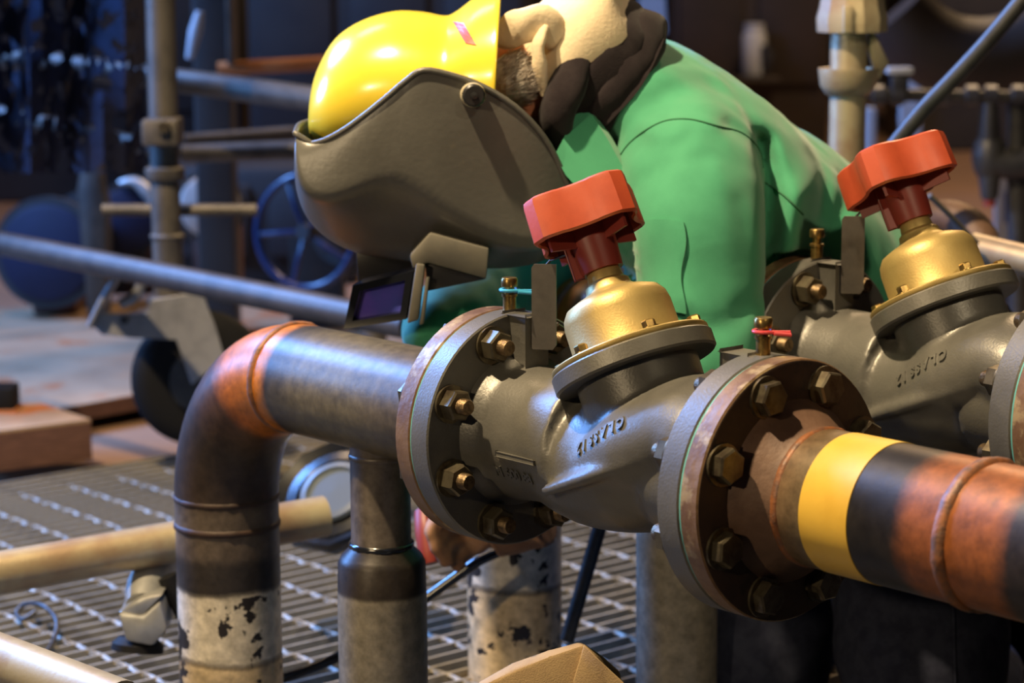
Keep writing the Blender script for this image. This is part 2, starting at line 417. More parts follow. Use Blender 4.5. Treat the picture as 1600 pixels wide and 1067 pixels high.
def text_mesh(txt, size, extr):
    c = bpy.data.curves.new('t', 'FONT'); c.body = txt; c.size = size; c.extrude = extr; c.align_x = 'LEFT'; c.bevel_depth = extr*.5
    o = bpy.data.objects.new('t', c); COL.objects.link(o)
    dg = bpy.context.evaluated_depsgraph_get(); me = o.evaluated_get(dg).to_mesh()
    V = [v.co.copy() for v in me.vertices]; F = [tuple(p.vertices) for p in me.polygons]
    o.evaluated_get(dg).to_mesh_clear(); bpy.data.objects.remove(o); return V, F

# ------------------------------------------------------------------ the setting
def struct(o): o['kind'] = 'structure'; return o
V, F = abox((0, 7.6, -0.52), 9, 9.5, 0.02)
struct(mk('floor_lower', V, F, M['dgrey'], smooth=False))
# open grating platform: bearing bars across, twisted rods along the pipe line
gr = struct(bpy.data.objects.new('floor_grating', None)); COL.objects.link(gr); OFF[gr.name] = Vector()
PB, PR = 0.0318, 0.0915
V, F = boxm((0, 0, 0), B*1.45, A*0.0021, Z*0.015)
b0 = mk('bearing_bar', V, F, M['grate'], None, smooth=False); b0.parent = gr
i0, first = 0, True
for i in range(-110, -44):
    o = b0 if first else b0.copy()
    if not first: COL.objects.link(o)
    o.parent = gr; o.location = A*(i*PB) + B*(-1.98) + Z*(-0.015); first = False
rings = []
for i in range(120):
    t = i*R(27)
    c = A*(-1.05 + 2.1*i/119)
    x, y, _ = frame(A)
    rings.append([c + (x*math.cos(t+q*math.pi/2) + y*math.sin(t+q*math.pi/2))*0.0036 for q in range(4)])
V, F = loft(rings)
r0 = mk('twisted_rod', V, F, M['grate'], None, smooth=False); r0.parent = gr
first = True
for i in range(-40, -5):
    o = r0 if first else r0.copy()
    if not first: COL.objects.link(o)
    o.parent = gr; o.location = A*(-2.36) + B*(i*PR - 0.02) + Z*(-0.0030); first = False
# hall floor behind and the dark wall
V, F = abox((1.2, 9.0, -0.06), 9.0, 4.9, 0.04); struct(mk('floor_hall', V, F, M['floorfar'], smooth=False))
V, F = abox((0, 13.8, 2.5), 9, 0.1, 3.2); struct(mk('wall_back', V, F, M['wall'], smooth=False))

# ------------------------------------------------------------------ valve line
N = (-A*math.sin(R(27.5)) + Z*math.cos(R(27.5))).normalized()
P0 = G1 + A*0.179 + Z*0.087
BOLTS = [R(22.5 + 45*k) for k in range(8)]
def pc(s, ang, r): return G1 + A*s + (B*math.cos(ang) + Z*math.sin(ang))*r
def disc(s0, s1, r, ri=0.05, ch=0.0015, seg=72):
    return lathe(G1 + A*s0, A, [(ri, 0), (r-ch, 0), (r, ch), (r, s1-s0-ch), (r-ch, s1-s0), (ri, s1-s0)], seg, closed=True)

valve = thing('balancing_valve', '', 'valve', G1 + A*0.175)
parts = []
def sphere(p, r, sx=1): return ellipsoid(p, A*r*sx, B*r, Z*r)
def sz(s, z, b=0): return G1 + A*s + Z*z + B*b
parts.append(lathe(G1 + A*0.012, A, [(0.074, 0), (0.074, 0.012), (0.064, 0.030), (0.061, 0.07), (0.064, 0.12)], 40))
parts.append(tube([sz(0.085, 0.0), sz(0.135, -0.012), sz(0.19, -0.004), sz(0.245, 0.014), sz(0.30, 0.012), sz(0.33, 0.004)], [0.058, 0.060, 0.064, 0.058, 0.062, 0.062], 32, sub=4)[:2])
parts.append(lathe(G1 + A*0.338, -A, [(0.076, 0), (0.076, 0.012), (0.062, 0.035), (0.060, 0.09)], 40))
parts.append(lathe(P0 - N*0.10, N, [(0.054, 0), (0.055, 0.05), (0.056, 0.09)], 40))
parts.append(tube([sz(0.10, -0.030), sz(0.17, -0.010), sz(0.225, 0.018), sz(0.275, 0.036), sz(0.318, 0.02)], [0.030, 0.046, 0.052, 0.048, 0.05], 28, sub=4, sy=1.42, ref=Z)[:2])
parts.append(ellipsoid(sz(0.262, -0.004), A*0.068, B*0.058, Z*0.056))
parts.append(boxm(sz(0.19, -0.045), A*0.085, B*0.007, Z*0.020))
parts.append(tube([sz(0.138, -0.030, 0.066), sz(0.20, -0.006, 0.070), sz(0.27, 0.022, 0.060), sz(0.315, 0.028, 0.05)], [.006, .007, .006, .004], 10, sub=3)[:2])
bv, bf = fuse(parts, 0.0036, 5)
body = mk('body', bv, bf, M['cast'], valve, ang=70)
tree = BVHTree.FromPolygons(bv, bf)
def emboss(txt, start, dx, up, size, par, h=0.0016):
    tv, tf = text_mesh(txt, size, 0.001)
    out = []
    for v in tv:
        p = start + dx*v.x + up*v.y + B*0.3
        hit = tree.ray_cast(p, -B)[0]
        out.append((hit if hit else p - B*0.24) + B*(h if v.z > 0 else -h))
    return mk('cast_lettering', out, tf, M['cast'], par, smooth=True)
dx = (-(A*0.86 + Z*0.50)).normalized(); up = (A*0.50 - Z*0.86).normalized()
emboss('C L A S S  1 2', sz(0.236, 0.052), dx, up, 0.0125, body, 0.0022)
emboss('M 600 88', sz(0.058, -0.030), (A*0.98 - Z*0.02).normalized(), Z, 0.0135, body, 0.0015)
V, F = boxm(sz(0.094, -0.008, 0.061), A*0.026, B*0.003, Z*0.0022, 0.0008); mk('cast_bar', V, F, M['cast'], body)
for s0, s1 in ((0.0008, 0.026), (0.324, 0.3492)):
    V, F = disc(s0, s1, 0.110, 0.05); mk('flange', V, F, M['cast'], valve, ang=35)
    # rib carrying the measuring point on top
    V, F = boxm(pc((s0+s1)/2 + (.022 if s0 < .1 else -.02), math.pi/2, 0.083), A*0.016, B*0.011, Z*0.026, 0.003); mk('test_point_boss', V, F, M['cast'], valve)
for s in (0.0, 0.350):
    V, F = disc(s-0.0012, s+0.0012, 0.1085, 0.05, 0.0002); mk('gasket', V, F, M['gasket'], valve, ang=30)
for s, cord in ((0.013, M['tie_blue']), (0.337, M['tie_red'])):
    q = pc(s, math.pi/2, 0.108)
    V, F = lathe(q, Z, [(0.0062, 0), (0.0062, 0.015), (0.0075, 0.0155), (0.0075, 0.018), (0.0045, 0.0185), (0.0045, 0.024), (0.0074, 0.0245), (0.0078, 0.026), (0.0078, 0.0315), (0.0068, 0.033), (0.0, 0.033)], 20)
    tp = mk('test_point', V, F, M['brass_dark'], valve)
    if True:
        ring = [q + Z*0.0215 + Vector((math.cos(t)*0.0082, math.sin(t)*0.0082, 0.0)) for t in [R(20*k) for k in range(18)]]
        path = ring[:16] + [q + Vector((0.022, -0.002, 0.0205)), q + Vector((0.022, -0.006, 0.019)), q + Vector((0.008, -0.008, 0.0205))]
        V, F, _ = tube(path, 0.0017, 8); mk('cord', V, F, cord, tp)
# bonnet
V, F = lathe(P0, N, [(0.05, -0.014), (0.072, -0.014), (0.074, -0.012), (0.074, 0.001), (0.0725, 0.0025), (0.05, 0.0025)], 64, closed=True); mk('bonnet_flange', V, F, M['cast'], valve, ang=35)
V, F = lathe(P0, N, [(0.0715, 0.003), (0.0722, 0.004), (0.0722, 0.007), (0.071, 0.0082), (0.051, 0.0095), (0.0495, 0.012), (0.0492, 0.040), (0.0475, 0.048), (0.043, 0.0545), (0.034, 0.0585), (0.024, 0.062),
    (0.021, 0.065), (0.020, 0.070), (0.0165, 0.073), (0.0155, 0.080), (0.0135, 0.084), (0.0135, 0.125), (0, 0.125)], 56); bon = mk('bonnet', V, F, M['brass'], valve, ang=35)
nx, ny, _ = frame(N, B)
for k in range(6):
    t = R(60*k + 8)
    q = P0 + (nx*math.cos(t) + ny*math.sin(t))*0.0625 + N*0.008
    V1 = lathe(q, N, [(0.0085, 0), (0.0085, 0.0012), (0.0062, 0.0014)], 18); V2 = lathe(q + N*0.001, N, [(0.0062, 0), (0.0062, 0.006), (0.0052, 0.0072), (0, 0.0072)], 6)
    V, F = join(V1, V2); mk('bonnet_bolt', V, F, M['brass_dark'], valve, ang=30)
# handwheel: four-lobed hollow cap on a red sleeve
def lobed(r, h):
    pts = []
    for q in range(4):
        for da, rr in ((-6, .735), (6, .735), (17, .79), (22, .855), (33, .96), (38, 1.0), (52, 1.0), (57, .96), (68, .855), (73, .79)):
            t = R(90*q + da + 43)
            pts.append(P0 + N*h + (nx*math.cos(t) + ny*math.sin(t))*r*rr)
    return pts
rg = [lobed(0.030, 0.1565), lobed(0.0545, 0.1565), lobed(0.0575, 0.1545), lobed(0.0585, 0.150), lobed(0.0595, 0.118), lobed(0.056, 0.116), lobed(0.054, 0.118), lobed(0.053, 0.150), lobed(0.02, 0.1515)]
V, F = loft(rg); hw = mk('handwheel', V, F, M['redp'], valve, ang=24)
HR = R(43)
V, F = lathe(P0, N, [(0.019, 0.082), (0.0195, 0.086), (0.0215, 0.118), (0.024, 0.1515), (0.0, 0.1515)], 28); slv = mk('stem_sleeve', V, F, M['redd'], valve)
for k in range(4):
    t = R(90*k) + HR + R(45)
    c = P0 + N*0.128 + (nx*math.cos(t) + ny*math.sin(t))*0.034
    V, F = boxm(c, (nx*math.cos(t) + ny*math.sin(t))*0.015, (ny*math.cos(t) - nx*math.sin(t))*0.0016, N*0.022); mk('web', V, F, M['redd'], hw, smooth=False)
V, F = boxm(P0 + N*0.106 + (nx*math.cos(R(-40)) + ny*math.sin(R(-40)))*0.022, (nx*math.cos(R(-40)) + ny*math.sin(R(-40)))*0.004, (ny*math.cos(R(-40)) - nx*math.sin(R(-40)))*0.004, N*0.024, 0.001); mk('pointer', V, F, M['redd'], slv)
# steel tag
ct = sz(0.062, 0.118, 0.0); tx = (X3*0.97 - Y3*0.2).normalized(); tn = tx.cross(Z)
pr = []
for (u, v) in ((-.0105, -.0385), (.008, -.0385), (.0115, -.034), (.0115, .0405), (-.009, .0405), (-.0115, .037), (-.0115, -.0375)):
    pr.append(ct + tx*u + Z*v)
V, F = prism(pr, tn*0.0016); tg = mk('steel_tag', V, F, M['tag'], valve, smooth=False)
V, F, _ = tube([ct + Z*0.037, ct + Z*0.044 + tx*0.006, P0 + N*0.10 - tx*0.02], 0.0012, 8); mk('assumed_wire', V, F, M['steel'], tg)  # assumed wire, ties the tag to the stem so it has support
# flange bolts
HEXR = 0.0150
def bolt(ang, s_nut, s_head, d):
    """nut and stud end at s_nut pointing along d, hex head at s_head"""
    c = pc(s_nut, ang, 0.09); n = A*d
    V, F = lathe(c - n*0.048, n, [(0.0078, 0), (0.0078, 0.073), (0.0066, 0.075), (0, 0.075)], 18)
    bo = mk('bolt', V, F, M['thread'], valve)
    V, F = lathe(c, n, [(0.0085, 0), (0.0178, 0), (0.0178, 0.0028), (0.0085, 0.0028)], 28, closed=True); mk('washer', V, F, M['bolt'], bo, ang=30)
    V, F = lathe(c + n*0.0028, n, [(0.008, 0), (HEXR, 0), (HEXR, 0.0125), (HEXR*.88, 0.0142), (0.008, 0.0142)], 6, rot=ang*3.7, closed=True); mk('nut', V, F, M['bolt'], bo, ang=20)
    h = pc(s_head, ang, 0.09)
    V, F = lathe(h, -n, [(0.0178, 0), (0.0178, 0.0028)], 28); mk('washer', V, F, M['bolt'], bo, ang=30)
    V, F = lathe(h - n*0.0028, -n, [(HEXR, 0), (HEXR, 0.0085), (HEXR*.88, 0.0102), (0, 0.0102)], 6, rot=ang*2.3); mk('bolt_head', V, F, M['bolt'], bo, ang=20)
for ang in BOLTS:
    bolt(ang, 0.026, -0.022, 1)
    bolt(ang, 0.324, 0.372, -1)
valve['label'] = 'grey flanged valve with red handwheel and blue cord on its brass plug, nearest'

# ---- left pipe run: flange, pipe, elbow, riser and branch
lrun = thing('elbow_pipe', 'rusty steel pipe with orange weld and elbow down, joined to the nearest valve', 'pipe', G1 - A*0.47 - Z*(G1.z))
V, F = disc(-0.022, -0.0008, 0.110, 0.05); mk('flange', V, F, M['rustedge'], lrun, ang=35)
V, F = lathe(G1 - A*0.020, -A, [(0.075, 0), (0.070, 0.008), (0.0575, 0.028)], 48); mk('weld_neck', V, F, M['rustface'], lrun)
path = [G1 - A*(0.022 + 0.298*k/20) for k in range(21)]
cE = G1 - A*0.318 - Z*0.152
for k in range(1, 21):
    t = R(90*k/20); path.append(cE - A*math.sin(t)*0.152 + Z*math.cos(t)*0.152)
for k in range(1, 16): path.append(G1 - A*0.47 - Z*(0.152 + 0.40*k/15))
V, F, al = tube(path, 0.0572, 48, ref=B); mk('pipe', V, F, M['pipe_l'], lrun, along=al)
def ringbead(c, n, r, rb, m, par, name='weld_bead', seg=64):
    V, F = [], []
    x, y, n = frame(n)
    for i in range(seg):
        t = 2*math.pi*i/seg; d = x*math.cos(t) + y*math.sin(t)
        jit = noise.noise(Vector((t*6, r*50, 1)))*rb*.25
        for k in range(8):
            q = 2*math.pi*k/8
            V.append(Vector(c) + d*(r + math.cos(q)*rb*.55 + jit) + n*math.sin(q)*rb)
    for i in range(seg):
        for k in range(8):
            F.append((i*8+k, ((i+1) % seg)*8+k, ((i+1) % seg)*8+(k+1) % 8, i*8+(k+1) % 8))
    return mk(name, V, F, m, par)
ringbead(G1 - A*0.335, A, 0.0572, 0.0045, M['weld'], lrun)
ringbead(G1 - A*0.47 - Z*0.150, Z, 0.0565, 0.0035, M['rustface'], lrun)
ringbead(G1 - A*0.47 - Z*0.181, Z, 0.0568, 0.004, M['rustface'], lrun)
bs = G1 - A*0.19
prof = [(0.034, 0.0), (0.034, 0.05)]
V, F, al = tube([bs - Z*0.02, bs - Z*0.05, bs - Z*0.147, bs - Z*0.155, bs - Z*0.163, bs - Z*0.170, bs - Z*0.21, bs - Z*0.26, bs - Z*0.5], [0.031, 0.0305, 0.0305, 0.033, 0.041, 0.0445, 0.0455, 0.0455, 0.0455], 40)
mk('branch', V, F, M['stub'], lrun, along=[x + .005 for x in al])
ringbead(bs - Z*0.060, Z, 0.0305, 0.003, M['stub'], lrun)
ringbead(bs - Z*0.152, Z, 0.0315, 0.0035, M['blackgloss'], lrun)
# ---- right pipe
rrun = thing('straight_pipe', 'rusty black steel pipe with a yellow band and orange weld, in front', 'pipe', G1 + A*0.40)
V, F = disc(0.3508, 0.3712, 0.110, 0.045); mk('flange_edge', V, F, M['rustedge'], rrun, ang=35)
V, F = lathe(G1 + A*0.3705, A, [(0.045, 0), (0.1085, 0), (0.1088, 0.001), (0.1075, 0.0018), (0.045, 0.0018)], 72, closed=True); mk('flange_face', V, F, M['rustface'], rrun, ang=35)
V, F = lathe(G1 + A*0.372, A, [(0.077, 0), (0.073, 0.006), (0.0585, 0.024), (0.0575, 0.030)], 56); mk('weld_neck', V, F, M['rustneck'], rrun)
V, F, al = tube([G1 + A*(0.385 + 0.65*k/40) for k in range(41)], 0.0572, 56, ref=B); mk('pipe', V, F, M['pipe_r'], rrun, along=al)
V, F = lathe(G1 + A*0.4314, A, [(0.0574, 0), (0.0578, 0.0003), (0.0578, 0.0502), (0.0574, 0.0505)], 64); mk('yellow_band', V, F, M['yellow_tape'], rrun)
ringbead(G1 + A*0.572, A, 0.0572, 0.0065, M['weld'], rrun)
ringbead(G1 + A*0.404, A, 0.0565, 0.004, M['weld'], rrun)
# ---- second line: the same set, further back
v2 = copy_tree(valve, LINE2); v2['label'] = 'grey flanged valve further right and back, its brass plug bare'
l2 = copy_tree(lrun, LINE2); l2['label'] = 'elbowed riser pipe with flaking white paint behind the nearest valve'
r2 = copy_tree(rrun, LINE2); r2['label'] = 'pipe with flange at the right edge, joined to the further valve'

for o in list(v2.children):
    if o.name.startswith('test_point') and 'boss' not in o.name:
        for c in list(o.children):
            if c.active_material is M['tie_blue']: bpy.data.objects.remove(c)
for o in v2.children:
    if o.name.startswith('handwheel'):
        pl = P0 - OFF[valve.name]
        o.matrix_local = Matrix.Translation(pl) @ Matrix.Rotation(R(22), 4, N) @ Matrix.Translation(-pl)

# ------------------------------------------------------------------ the welder
def pts(lst): return [at(*p) for p in lst]
def ringpts(c, d, ref, rx, ry, n=32, sq=2.0, lump=0.0, seed=0):
    """closed section around c, perpendicular to d; rx along ref, ry across"""
    x, y, _ = frame(d, ref)
    out = []
    for k in range(n):
        t = 2*math.pi*k/n
        ct, st = math.cos(t), math.sin(t)
        e = 2/sq
        q = Vector((c)) + x*rx*math.copysign(abs(ct)**e, ct) + y*ry*math.copysign(abs(st)**e, st)
        out.append(q)
    return out
def resample(lst, n):
    """Catmull-Rom through equal-length tuples"""
    out = []
    m = len(lst)
    for i in range(m-1):
        p0, p1, p2, p3 = (lst[max(0, i-1)], lst[i], lst[i+1], lst[min(m-1, i+2)])
        for k in range(n):
            t = k/n
            out.append(tuple(0.5*((2*b) + (c-a)*t + (2*a-5*b+4*c-d)*t*t + (3*b-a-3*c+d)*t**3) for a, b, c, d in zip(p0, p1, p2, p3)))
    out.append(tuple(lst[-1]))
    return out
kneel = onfloor(1430, 1120)
person = thing('person', 'welder bent over the pipes in green jacket, dark collar and jeans', 'person', Vector((0.42, 2.55, 0.0)))
# --- body: one continuous figure under the clothes
def limb(lst): # (u, v, Y, r)
    return tube([at(u, v, y) for u, v, y, r in lst], [l[3] for l in lst], 18, sub=3)[:2]
HEADC = at(700, 190, 2.53)
crown = (at(480, 90, 2.53) - at(780, 190, 2.53)).normalized()      # towards the top of the head
facedir = (at(640, 400, 2.53) - at(730, 160, 2.53)); facedir = (facedir - crown*facedir.dot(crown)).normalized()
side = crown.cross(facedir).normalized()
bp_ = [ellipsoid(HEADC + crown*0.012, crown*0.118, facedir*0.098, side*0.078),
       ellipsoid(HEADC - crown*0.062 + facedir*0.045, crown*0.062, facedir*0.052, side*0.055),       # jaw
       ellipsoid(HEADC - crown*0.010 + facedir*0.098, crown*0.022, facedir*0.020, side*0.013, 14, 8),   # nose
       ellipsoid(HEADC - crown*0.008 + side*0.080 - facedir*0.01, crown*0.030, facedir*0.016, side*0.010, 14, 8),
       ellipsoid(HEADC - crown*0.008 - side*0.080 - facedir*0.01, crown*0.030, facedir*0.016, side*0.010, 14, 8),
       limb([(740, 165, 2.53, .06), (830, 140, 2.54, .058), (930, 160, 2.57, .06), (990, 220, 2.6, .09)]),
       limb([(960, 200, 2.58, .09), (1060, 290, 2.62, .12), (1180, 380, 2.68, .12), (1300, 480, 2.74, .115), (1390, 560, 2.76, .11)]),
       limb([(1040, 240, 2.56, .07), (1082, 260, 2.47, .062), (1094, 400, 2.405, .040), (1092, 575, 2.39, .034), (950, 708, 2.50, .030), (800, 810, 2.60, .026)]),
       limb([(1020, 270, 2.72, .07), (930, 330, 2.80, .055), (800, 440, 2.72, .045), (660, 520, 2.58, .032)]),
       limb([(1385, 560, 2.75, .09), (1420, 780, 2.63, .07), (1438, 1040, 2.54, .05), (1520, 1080, 2.80, .035)]),
       limb([(1350, 560, 2.80, .09), (1225, 830, 2.745, .07), (1172, 1040, 2.69, .05), (1250, 1010, 2.95, .035)])]
V, F = fuse(bp_, 0.007, 4); body_p = mk('body', V, F, M['skin'], person, ang=80)
# --- hair at the nape, below the hat rim
hv, hf = [], []
hc = at(800, 126, 2.515); hx = (at(840, 126, 2.515) - hc); hz = (hc - at(800, 172, 2.515))
shell = ellipsoid(hc, hx*1.05, Y3*0.072, hz*1.0, 28, 18)
for k in range(1500):
    t = random.uniform(0, math.pi); q = random.uniform(-1, 1); cq = math.sqrt(1 - q*q)
    d = Vector((math.cos(t)*cq, -math.sin(t)*cq, q))
    root = hc + hx*1.04*d.x + Y3*0.071*d.y + hz*.98*d.z
    dirn = (Vector((1.0, -.45, .55)) + Vector((random.uniform(-.45, .45), random.uniform(-.3, .3), random.uniform(-.45, .45)))).normalized()
    L_ = random.uniform(.008, .017); wd = dirn.cross(Vector((random.random(), random.random(), random.random()))).normalized()*0.0006
    n0 = len(hv); hv += [root - wd, root + wd, root + dirn*L_*.6 + wd*.7, root + dirn*L_]; hf += [(n0, n0+1, n0+2), (n0, n0+2, n0+3)]
V, F = join((hv, hf), shell)
bm = bmesh.new()
mk('hair', V, F, M['hair'], person, smooth=False); bm.free()
# --- jacket torso
st = [  # centre u, v, Y, half thickness (px), half width (m)
    (905, 175, 2.545, 78, .085), (935, 175, 2.555, 125, .125), (985, 212, 2.58, 158, .175), (1050, 262, 2.62, 172, .20),
    (1145, 335, 2.67, 172, .195), (1235, 408, 2.71, 168, .18), (1320, 480, 2.75, 165, .175), (1400, 560, 2.76, 160, .17)]
rings = []
rs = resample(st, 6)
spine = [at(q[0], q[1], q[2]) for q in rs]
for i, q in enumerate(rs):
    d = spine[min(len(rs)-1, i+1)] - spine[max(0, i-1)]
    u, v = q[0], q[1]
    back = at(u + .62*q[3], v - .78*q[3], q[2]) - spine[i]
    x = back.length
    rings.append(ringpts(spine[i], d, back, x, q[4], 56, 2.3))
torso = loft(rings)
def subdiv(o, l=1):
    m = o.modifiers.new('subdivision', 'SUBSURF'); m.levels = l; m.render_levels = l
def sleeve(lst):
    rs = resample(lst, 7)
    P = [at(q[0], q[1], q[2]) for q in rs]
    rings = []
    for i, q in enumerate(rs):
        d = P[min(len(rs)-1, i+1)] - P[max(0, i-1)]
        rings.append(ringpts(P[i], d, Y3 if abs(d.normalized().y) < .7 else Z, q[3]*q[4], q[3], 40))
    return loft(rings)
near = sleeve([(1055, 215, 2.56, .060, .8), (1062, 225, 2.53, .074, .85), (1074, 248, 2.475, .078, .85), (1084, 290, 2.435, .0745, .85), (1092, 350, 2.405, .069, .9), (1096, 430, 2.395, .066, .95),
        (1098, 510, 2.385, .064, 1), (1090, 585, 2.38, .062, 1), (1030, 650, 2.42, .060, 1), (940, 712, 2.50, .052, 1), (880, 748, 2.55, .045, 1), (850, 766, 2.57, .040, 1)])
far = sleeve([(1010, 260, 2.74, .07, 1), (930, 320, 2.82, .07, 1), (850, 395, 2.78, .062, 1), (760, 462, 2.68, .056, 1), (700, 500, 2.58, .045, 1), (668, 516, 2.53, .030, 1), (655, 522, 2.515, .020, 1), (640, 526, 2.505, .014, 1)])
V, F = fuse([torso, near, far], 0.006, 10)
V = wrinkle(V, 0.007, 8, 1.3, (1.3, 1, .7)); V = wrinkle(V, 0.0022, 19, 4.2, (1.2, 1, .45)); V = wrinkle(V, 0.0022, 40, 2.2, (1.0, 1, .35))
# drag folds: down the flank behind the sleeve, across the upper arm, at the elbow
def crease(V, path, depth, width):
    P = [at(*q) for q in path]
    Q = tube(P, 0.01, 4, sub=6)[0]; Q = [sum(Q[i:i+4], Vector())/4 for i in range(0, len(Q), 4)]
    out = []
    for v in V:
        k_ = max(0.0, min(1.0, (2.66 - v.y)/.09))
        if k_ <= 0: out.append(v); continue
        dm = min(((v.x-c.x)**2 + (v.z-c.z)**2) for c in Q)
        out.append(v + Y3*k_*depth*math.exp(-dm/(2*width*width)))
    return out
for path, dep, wd in ((((1196, 232, 2.45), (1204, 290, 2.45), (1200, 370, 2.45), (1196, 440, 2.45)), .035, .009), (((1290, 235, 2.5), (1296, 290, 2.5), (1285, 340, 2.5)), .020, .008),
        (((1345, 290, 2.5), (1325, 330, 2.5), (1290, 390, 2.5)), .022, .011), (((940, 300, 2.42), (962, 258, 2.42), (1000, 222, 2.42)), .016, .008), (((1130, 190, 2.5), (1172, 214, 2.5), (1192, 250, 2.5)), .010, .006),
        (((1235, 300, 2.5), (1225, 345, 2.5), (1215, 390, 2.5)), -.018, .012), (((1010, 300, 2.35), (1090, 262, 2.35), (1150, 255, 2.35)), .003, .012), (((1158, 320, 2.35), (1168, 400, 2.35), (1160, 480, 2.35)), .004, .009), (((980, 250, 2.42), (1010, 215, 2.42), (1060, 198, 2.42)), -.006, .007), (((1080, 95, 2.5), (1130, 150, 2.5), (1160, 195, 2.5)), .006, .010), (((1160, 160, 2.5), (1230, 220, 2.5), (1260, 280, 2.5)), -.010, .012),
        (((1000, 90, 2.5), (1060, 120, 2.5), (1100, 165, 2.5)), -.008, .012), (((1010, 160, 2.5), (1080, 140, 2.5), (1150, 160, 2.5)), .008, .014), (((1080, 500, 2.35), (1120, 505, 2.35), (1175, 480, 2.35)), .005, .009)):
    V = crease(V, path, dep, wd)
Q2 = G1 + LINE2
def clear(v):
    for s0, s1, r in ((-.33, -.03, .064), (-.035, .035, .117), (.035, .32, .085)):
        s_ = (v - Q2).dot(A)
        if s0 <= s_ <= s1:
            d = v - Q2 - A*s_
            if 1e-6 < d.length < r: return Q2 + A*s_ + d.normalized()*r
    return v
V = [clear(v) for v in V]
jk = mk('jacket', V, F, M['jacket'], person, ang=80)
sm = jk.modifiers.new('smooth', 'SMOOTH'); sm.iterations = 2
# pocket on the sleeve and the shoulder seam
def on_sleeve(u, v, Y=2.315): return at(u, v, Y)
jtree = BVHTree.FromPolygons([vv.co + OFF[person.name] for vv in jk.data.vertices], [tuple(p.vertices) for p in jk.data.polygons])
stree = jtree
def onto(u, v, lift=0.0, trees=None):
    r = ray(u, v).normalized(); best = None
    for t in (trees or (jtree,)):
        h = t.ray_cast(CV, r)
        if h[0] and (best is None or h[3] < best): best = h[3]
    return CV + r*((best if best else 2.6) - lift)
gp, gf = [], []
NU, NV = 14, 16
for j in range(NV+1):
    for i in range(NU+1):
        u = 978 + (1068-978)*i/NU + 4*math.sin(j*.5); v = (352 - 10*math.sin(i/NU*2.6)) + (492-348)*j/NV
        gp.append(onto(u, v, 0.0035, (stree,)))
for j in range(NV):
    for i in range(NU): gf.append((j*(NU+1)+i, j*(NU+1)+i+1, (j+1)*(NU+1)+i+1, (j+1)*(NU+1)+i))
V, F = thicken(gp, gf, -0.004); mk('pocket', V, F, M['jacket'], person, ang=50)
def seam(lst, name='seam', r=0.0011, lift=0.0006):
    q = resample([(float(a_), float(b_)) for a_, b_ in lst], 8)
    V, F, _ = tube([onto(u, v, lift) for u, v in q], r, 6); return mk(name, V, F, M['seam'], person)
M['seam'] = mat('dark_green_seam', (0.03, 0.15, 0.075), None, rough=.9)
seam([(1195, 285), (1225, 305), (1255, 335)])
seam([(900, 165), (930, 200), (955, 242)])
seam([(957, 262), (985, 222), (1030, 192), (1075, 186), (1125, 198), (1160, 208), (1185, 232), (1192, 262)])
# turned-up lapel
lap = [(905, 168, 2.48), (882, 205, 2.45), (866, 244, 2.425), (884, 272, 2.425), (905, 300, 2.43), (945, 330, 2.44), (975, 262, 2.44), (955, 215, 2.45), (925, 180, 2.46)]
V, F = prism([at(*q) for q in lap], Vector((0.004, 0.012, 0.0))); V = wrinkle(V, 0.005, 25, 3); mk('lapel', V, F, M['jacket'], person, ang=30)
# --- dark fleece collar: two stacked rolls
def roll(c, nrm, rad, rb, name, m, sy=1.0, seed=0.0, lump=.004, asp=1.0):
    x, y, n = frame(nrm, Y3)
    V, F = [], []
    S, T = 56, 18
    for i in range(S):
        t = 2*math.pi*i/S; d = x*math.cos(t)*asp + y*math.sin(t)
        for k in range(T):
            q = 2*math.pi*k/T
            V.append(c + d*(rad + math.cos(q)*rb*.8) + n*math.sin(q)*rb*sy)
    for i in range(S):
        for k in range(T): F.append((i*T+k, ((i+1) % S)*T+k, ((i+1) % S)*T+(k+1) % T, i*T+(k+1) % T))
    V = wrinkle(V, lump, 20, seed); V = wrinkle(V, lump*.8, 45, seed + 4); return mk(name, V, F, m, person, ang=80)
nax = (at(790, 60, 2.53) - at(900, 150, 2.55)).normalized()
roll(at(935, 128, 2.555), nax, 0.083, 0.014, 'collar', M['fleece'], 1.5, 1.0)
roll(at(914, 110, 2.55), nax, 0.079, 0.013, 'collar', M['fleece'], 1.9, 5.0)
V, F = loft([ringpts(at(u, v, 2.55), nax, Y3, r1, r2, 40) for u, v, r1, r2 in ((950, 142, .088, .088), (930, 122, .078, .078), (905, 100, .072, .072), (890, 90, .05, .05))]); mk('collar_lining', wrinkle(V, .004, 20, 2), F, M['fleece'], person, ang=80)
# front of the collar running down inside the lapel
V, F, _ = tube([at(905, 95, 2.48), at(882, 140, 2.458), at(868, 178, 2.455), at(872, 215, 2.47), at(890, 260, 2.50)], [.014, .016, .016, .014, .010], 16, sub=4, sy=1.35); mk('collar_front', wrinkle(V, .004, 25, 9), F, M['fleece'], person, ang=80)
